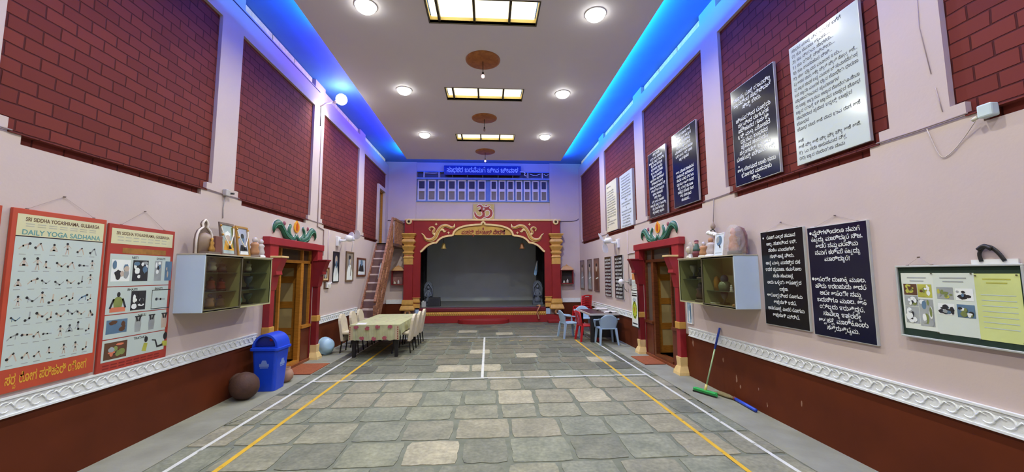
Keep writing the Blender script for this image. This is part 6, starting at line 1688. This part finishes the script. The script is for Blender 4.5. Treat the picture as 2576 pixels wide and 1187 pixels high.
gd = MB(); gd.bar((-3.36, 14.2, 3.88), (-3.36, YB - .05, 3.88), .05, .07); 
for k in range(8): gd.box(-3.38, -3.34, 14.25 + k * .19, 14.31 + k * .19, 3.0, 3.86)
gd.build('landing_guard', STAIRWOOD, t)
t = tag(MB().ball((-3.72, 12.42 + .0, .27 + .12), .12, 14, sx=1.6, sy=.7, sz=1.0).build('cloth_bundle', mat('grey_white_cloth', (168, 162, 168), .8, var=.15, scale=9, bump=.5), loc=(-3.72, 12.42, .27)), 'grey white cloth bundle on the lowest stair', 'bundle')

# ================================================================== furniture
# ---- long table with a flowered cloth
t = thing('dining_table', 'long table under a flowered cloth at the left of the hall', 'table', (-2.6, 10.5, 0))
TX0, TX1, TY0, TY1, TZ = -3.17, -2.03, 9.3, 11.75, .735
MB().box(TX0 + .03, TX1 - .03, TY0 + .03, TY1 - .03, TZ - .03, TZ - .004).build('table_top', BLACK, t)
for x in (TX0 + .09, TX1 - .09):
    for y in (TY0 + .12, TY1 - .12):
        MB().hexa([(x - .035, y - .035, 0), (x + .035, y - .035, 0), (x + .035, y + .035, 0), (x - .035, y + .035, 0)], [(x - .05, y - .05, TZ - .03), (x + .05, y - .05, TZ - .03), (x + .05, y + .05, TZ - .03), (x - .05, y + .05, TZ - .03)]).build('leg', BLACK, t)
CLOTH = mat('sage_print_cloth', (172, 172, 132), .75, var=.12, scale=7)
CLOTHB = mat('beige_cloth_border', (196, 178, 146), .75, var=.06)
ROSEP = mat('rose_print', (168, 84, 96), .75, var=.2, scale=20)
REDP = mat('dark_red_print', (130, 44, 34), .75)
cl = thing('tablecloth', 'sage green cloth with red flowers hanging over the long table', 'tablecloth', (-2.6, 10.5, TZ))
m = MB()
def skirt(pts, drop, out, wob, seed):
    r = random.Random(seed)
    n = len(pts)
    top = [Vector((x, y, TZ + .004)) for x, y in pts]
    o = Vector(out)
    bot = [p + o * (.025 + wob * math.sin(i * 1.3 + seed)) + Vector((0, 0, -(drop if (abs(o.y) > .5 or i < 2 or i > n - 3) else .21) + r.uniform(-.012, .012))) for i, p in enumerate(top)]
    m.add(top + bot, [(i, i + 1, n + i + 1, n + i) for i in range(n - 1)])
k = 24
fx = [(TX0 + (TX1 - TX0) * i / k, TY0) for i in range(k + 1)]
skirt(fx, .335, (0, -1, 0), .008, 1)
skirt([(TX1, TY0 + (TY1 - TY0) * i / 30) for i in range(31)], .33, (1, 0, 0), .012, 2)
skirt([(TX0 + (TX1 - TX0) * i / k, TY1) for i in range(k + 1)], .33, (0, 1, 0), .008, 3)
skirt([(TX0, TY0 + (TY1 - TY0) * i / 30) for i in range(31)], .33, (-1, 0, 0), .03, 4)
m.box(TX0, TX1, TY0, TY1, TZ, TZ + .005)
m.build('cloth', CLOTH, cl)
GT_ = lambda u, v, d: Vector((u, TY0 - .042 - d, v))
b = MB()
for u0, u1 in ((TX0 + .012, TX0 + .10), (TX1 - .10, TX1 - .012)): b.fpoly(GT_, [(u0, .41), (u1, .41), (u1, TZ - .012), (u0, TZ - .012)], 0)
for i in range(12):
    pass
b.build('border', CLOTHB, cl)
r = random.Random(4)
for u, v in ((-3.0, .695), (-2.75, .67), (-2.52, .70), (-2.24, .70), (-2.87, .45), (-2.60, .44), (-2.36, .45)):
    b = MB()
    for j in range(7):
        a = j * PI / 3.5 + r.random(); b.fdisc(GT_, u + .036 * math.cos(a), v + .026 * math.sin(a), .022, .02, .002 + j * .0002, 0, 8)
    b.fdisc(GT_, u, v, .03, .024, .0036, 0, 9)
    b.build('printed_flower', ROSEP, cl)
b = MB()
for i in range(6):
    for u in (TX0 + .035, TX1 - .035): b.fdisc(GT_, u, .44 + i * .05, .012, .02, .002, 0, 8)
b.build('printed_edge', REDP, cl)
b = MB()
GH = lambda u, v, d: Vector((u, v, TZ + .0055 + d))
for i in range(26):
    u, v = r.uniform(TX0 + .1, TX1 - .1), r.uniform(TY0 + .1, TY1 - .1)
    b.fdisc(GH, u, v, .035, .045, .0003, 0 if i % 3 else 1, 9)
b.build('printed_top_flowers', [mat('faint_rose', (168, 148, 128), .75), mat('faint_leaf', (148, 152, 116), .75)], cl)
b = MB(); b.add([(-3.05, 9.36, TZ + .0065), (-2.84, 9.40, TZ + .0065), (-2.88, 9.70, TZ + .0065), (-3.08, 9.66, TZ + .0065), (-3.05, 9.36, TZ + .0105), (-2.84, 9.40, TZ + .0105), (-2.88, 9.70, TZ + .0105), (-3.08, 9.66, TZ + .0105)], [(3, 2, 1, 0), (4, 5, 6, 7), (0, 1, 5, 4), (1, 2, 6, 5), (2, 3, 7, 6), (3, 0, 4, 7)])
tag(b.build('paper_sheet', WHITE, loc=(-2.95, 9.5, TZ + .005)), 'white sheets of paper on the near left corner of the long table', 'paper')

CREAMF = mat('cream_upholstery', (202, 190, 164), .7, var=.06, scale=10)
def dining_chair():
    t = thing('dining_chair', '', 'chair', (0, 0, 0), 'cream chairs at the long table')
    # faces +X, origin on the floor under the seat centre
    s = loft([rrect(0, 0, .19, .20, .05, .44), rrect(0, 0, .205, .215, .06, .47), rrect(0, 0, .19, .20, .05, .50)], cap0=True)
    s.build('seat', CREAMF, t)
    m = MB()
    def prof(x, n=10):
        pts = [(-.215, .28), (-.215, .70)] + [(-.215 + .215 - .215 * math.cos(a), .70 + .22 * math.sin(a)) for a in [PI * i / n for i in range(1, n)]] + [(.215, .70), (.215, .28)]
        return pts
    P = prof(0)
    fr = lambda u, v, d: Vector((-.20 - (v - .45) * .16 - d, u, v))
    m.fprism(fr, P, -.03, .03)
    m.build('backrest', CREAMF, t, bevel=.014, seg=2)
    for sx in (-1, 1):
        for sy in (-1, 1):
            MB().bar((sx * .20 + (-.02 if sx < 0 else .02), sy * .20, 0), (sx * .165, sy * .17, .45), .024, .024, 0, (0, 0, 1), .03, .03).build('leg', BLACKMETAL, t)
    return t
dc = dining_chair(); remember(dc)
spots = [(-3.36, 10.12, 0, 'cream dining chair on the wall side of the long table, nearest the viewer'), (-3.36, 10.86, 0, 'cream dining chair on the wall side of the long table, middle one'), (-3.36, 11.46, 0, 'cream dining chair on the wall side of the long table, nearest the stage'),
         (-2.09, 9.98, PI, 'cream dining chair on the open side of the long table, nearest the viewer'), (-2.08, 10.68, PI, 'cream dining chair on the open side of the long table, middle one'), (-2.07, 11.33, PI, 'cream dining chair on the open side of the long table, nearest the stage')]
for i, (x, y, rz, lab) in enumerate(spots):
    c = dc if i == 0 else copy_tree(dc)
    c.location = (x, y, 0); c.rotation_euler = (0, 0, rz); c['label'] = lab

# ---- office table with plastic chairs
t = thing('office_table', 'dark table with a pale metal edge among the plastic chairs on the right', 'table', (3.15, 11.5, 0))
AX0, AX1, AY0, AY1, AZ = 2.78, 3.62, 10.78, 12.2, .78
MB().box(AX0, AX1, AY0, AY1, AZ - .05, AZ).build('edge_band', mat('pale_edge_band', (188, 182, 174), .4), t, bevel=.004)
MB().box(AX0 + .03, AX1 - .03, AY0 + .03, AY1 - .03, AZ, AZ + .004).build('table_top', mat('maroon_laminate', (66, 40, 46), .3, var=.1), t)
for x in (AX0 + .09, AX1 - .09):
    for y in (AY0 + .1, AY1 - .1): MB().box(x - .045, x + .045, y - .045, y + .045, 0, AZ - .05).build('leg', BLACK, t)
MB().box(AX0 + .09, AX1 - .09, AY0 + .12, AY0 + .14, .12, AZ - .05).build('modesty_panel', BLACK, t)
def paper_stack(label, cx, cy, w, l, n, seed, cat='papers'):
    r = random.Random(seed); m = MB()
    z = AZ + .004
    for i in range(n):
        a = r.uniform(-.25, .25); h = .006
        R = Matrix.Rotation(a, 3, 'Z')
        c = [Vector((cx, cy, 0)) + R @ Vector((sx * w / 2 * r.uniform(.85, 1.05), sy * l / 2 * r.uniform(.85, 1.05), 0)) for sx, sy in ((-1, -1), (1, -1), (1, 1), (-1, 1))]
        m.hexa([(p.x, p.y, z) for p in c], [(p.x, p.y, z + h) for p in c]); z += h
    tag(m.build('paper_stack', mat('newsprint', (206, 202, 200), .7, var=.08, scale=12), loc=(cx, cy, AZ + .004)), label, cat)
paper_stack('pile of white papers on the near right of the dark table', 3.43, 11.1, .30, .5, 5, 1)
paper_stack('pile of newspapers at the far right of the dark table', 3.42, 11.85, .32, .5, 8, 2)
o = MB().tube(smooth_path([(3.34, 10.81, AZ + .022), (3.38, 10.83, AZ + .037), (3.42, 10.81, AZ + .022)], 4), .018, 8).build('spectacle_case', BLACK, loc=(3.38, 10.82, AZ + .004)); tag(o, 'small black object at the near right corner of the dark table', 'case')

PBL = mat('pale_blue_chair_plastic', (158, 184, 210), .35, var=.03, scale=5)
PRD = mat('red_chair_plastic', (186, 26, 32), .35, var=.04, scale=5)
def shell_chair(m, arms, slots):
    """moulded plastic chair facing -Y ... origin on the floor; the back is at +Y"""
    t = thing('plastic_chair', '', 'chair', (0, 0, 0))
    s = loft([rrect(0, 0, .215, .21, .07, .405), rrect(0, 0, .235, .225, .08, .425), rrect(0, 0, .225, .215, .08, .44)]); s.build('seat', m, t)
    fr = lambda u, v, d: Vector((u, .20 + (v - .42) * .22 + .10 * (1 - (u / .26) ** 2) * .35 - .02 - d, v))
    nx, nz = 14, 10
    if arms: top = lambda u: .80 - .16 * (abs(u) / .26) ** 2.4; wid = lambda k: .20 + .06 * k
    else: top = lambda u: .84 - .05 * (abs(u) / .22) ** 3; wid = lambda k: .20 + .015 * k
    def inslot(u, v):
        return False
    grid = lambda d: [[fr((2 * i / nx - 1) * wid(j / nz), .42 + (top((2 * i / nx - 1) * wid(1)) - .42) * j / nz, d) for i in range(nx + 1)] for j in range(nz + 1)]
    A, B = grid(0), grid(.012)
    b = MB()
    va = [p for r_ in A for p in r_] + [p for r_ in B for p in r_]
    N = (nx + 1) * (nz + 1)
    fs = []
    hole = set()
    if slots:
        for j in slots[0]:
            for i in slots[1]: hole.add((i, j))
    id_ = lambda i, j: j * (nx + 1) + i
    for j in range(nz):
        for i in range(nx):
            if (i, j) in hole: continue
            fs.append((id_(i, j), id_(i + 1, j), id_(i + 1, j + 1), id_(i, j + 1)))
            fs.append((N + id_(i, j), N + id_(i, j + 1), N + id_(i + 1, j + 1), N + id_(i + 1, j)))
            for (a0, a1), nb in (((id_(i, j), id_(i + 1, j)), (i, j - 1)), ((id_(i + 1, j), id_(i + 1, j + 1)), (i + 1, j)), ((id_(i + 1, j + 1), id_(i, j + 1)), (i, j + 1)), ((id_(i, j + 1), id_(i, j)), (i - 1, j))):
                if nb in hole or not (0 <= nb[0] < nx and 0 <= nb[1] < nz): fs.append((a0, N + a0, N + a1, a1))
    b.add(va, fs, 0, True)
    b.build('backrest', m, t)
    for sx in (-1, 1):
        fl = MB(); fl.bar((sx * .245, -.235, 0), (sx * .205, -.185, .42), .035, .05, 0, (0, 1, 0), .06, .06); fl.build('leg', m, t)
        rl = MB(); rl.bar((sx * .245, .265, 0), (sx * .20, .19, .44), .035, .05, 0, (0, 1, 0), .06, .06); rl.build('leg', m, t)
        if arms:
            am = MB(); sp = smooth_path([(sx * .255, .27, .68), (sx * .275, .16, .655), (sx * .28, .0, .635), (sx * .275, -.14, .62), (sx * .265, -.19, .58), (sx * .245, -.2, .42)], 5)
            am.tube(sp, [.034] * len(sp), 8, flat=(0, 0, 1)); am.build('armrest', m, t)
        else:
            am = MB(); am.tube([(sx * .205, .195, .42), (sx * .215, .275, .82)], .018, 8); am.build('back_upright', m, t)
    return t
blue = shell_chair(PBL, True, None); remember(blue)
red = shell_chair(PRD, False, ([3, 4, 5, 6], [3, 6, 7, 10])); remember(red)
red2 = shell_chair(PRD, False, ([2, 5, 8], [4, 5, 6, 7, 8, 9])); 
for i, (x, y, rz, lab) in enumerate([(3.18, 10.60, PI, 'pale blue plastic armchair at the near end of the dark table, seen from behind'), (2.41, 11.78, PI / 2 + .2, 'pale blue plastic armchair standing sideways, left of the red chair'), (3.16, 12.95, .0, 'pale blue plastic armchair behind the far end of the dark table')]):
    c = blue if i == 0 else copy_tree(blue)
    c.location = (x, y, 0); c.rotation_euler = (0, 0, rz); c['label'] = lab; c['group'] = 'pale blue plastic armchairs'
red.location = (2.80, 11.2, 0); red.rotation_euler = (0, 0, PI / 2 + .1); red['label'] = 'red plastic chair drawn up to the left side of the dark table'; red['group'] = 'red plastic chairs'
red2['group'] = 'stacked red plastic chairs'
remember(red2)
for i, lab in enumerate(('red plastic chair at the bottom of the stack by the right wall, behind the table', 'second red plastic chair from the floor in the stack behind the table', 'middle red plastic chair of the stack behind the table', 'second red plastic chair from the top of the stack behind the table', 'topmost red plastic chair of the stack by the right wall, its slotted back in view')):
    c = red2 if i == 0 else copy_tree(red2)
    c.location = (3.27 + .004 * i, 13.78 - .012 * i, .078 * i); c.rotation_euler = (0, 0, PI + .45); c['label'] = lab
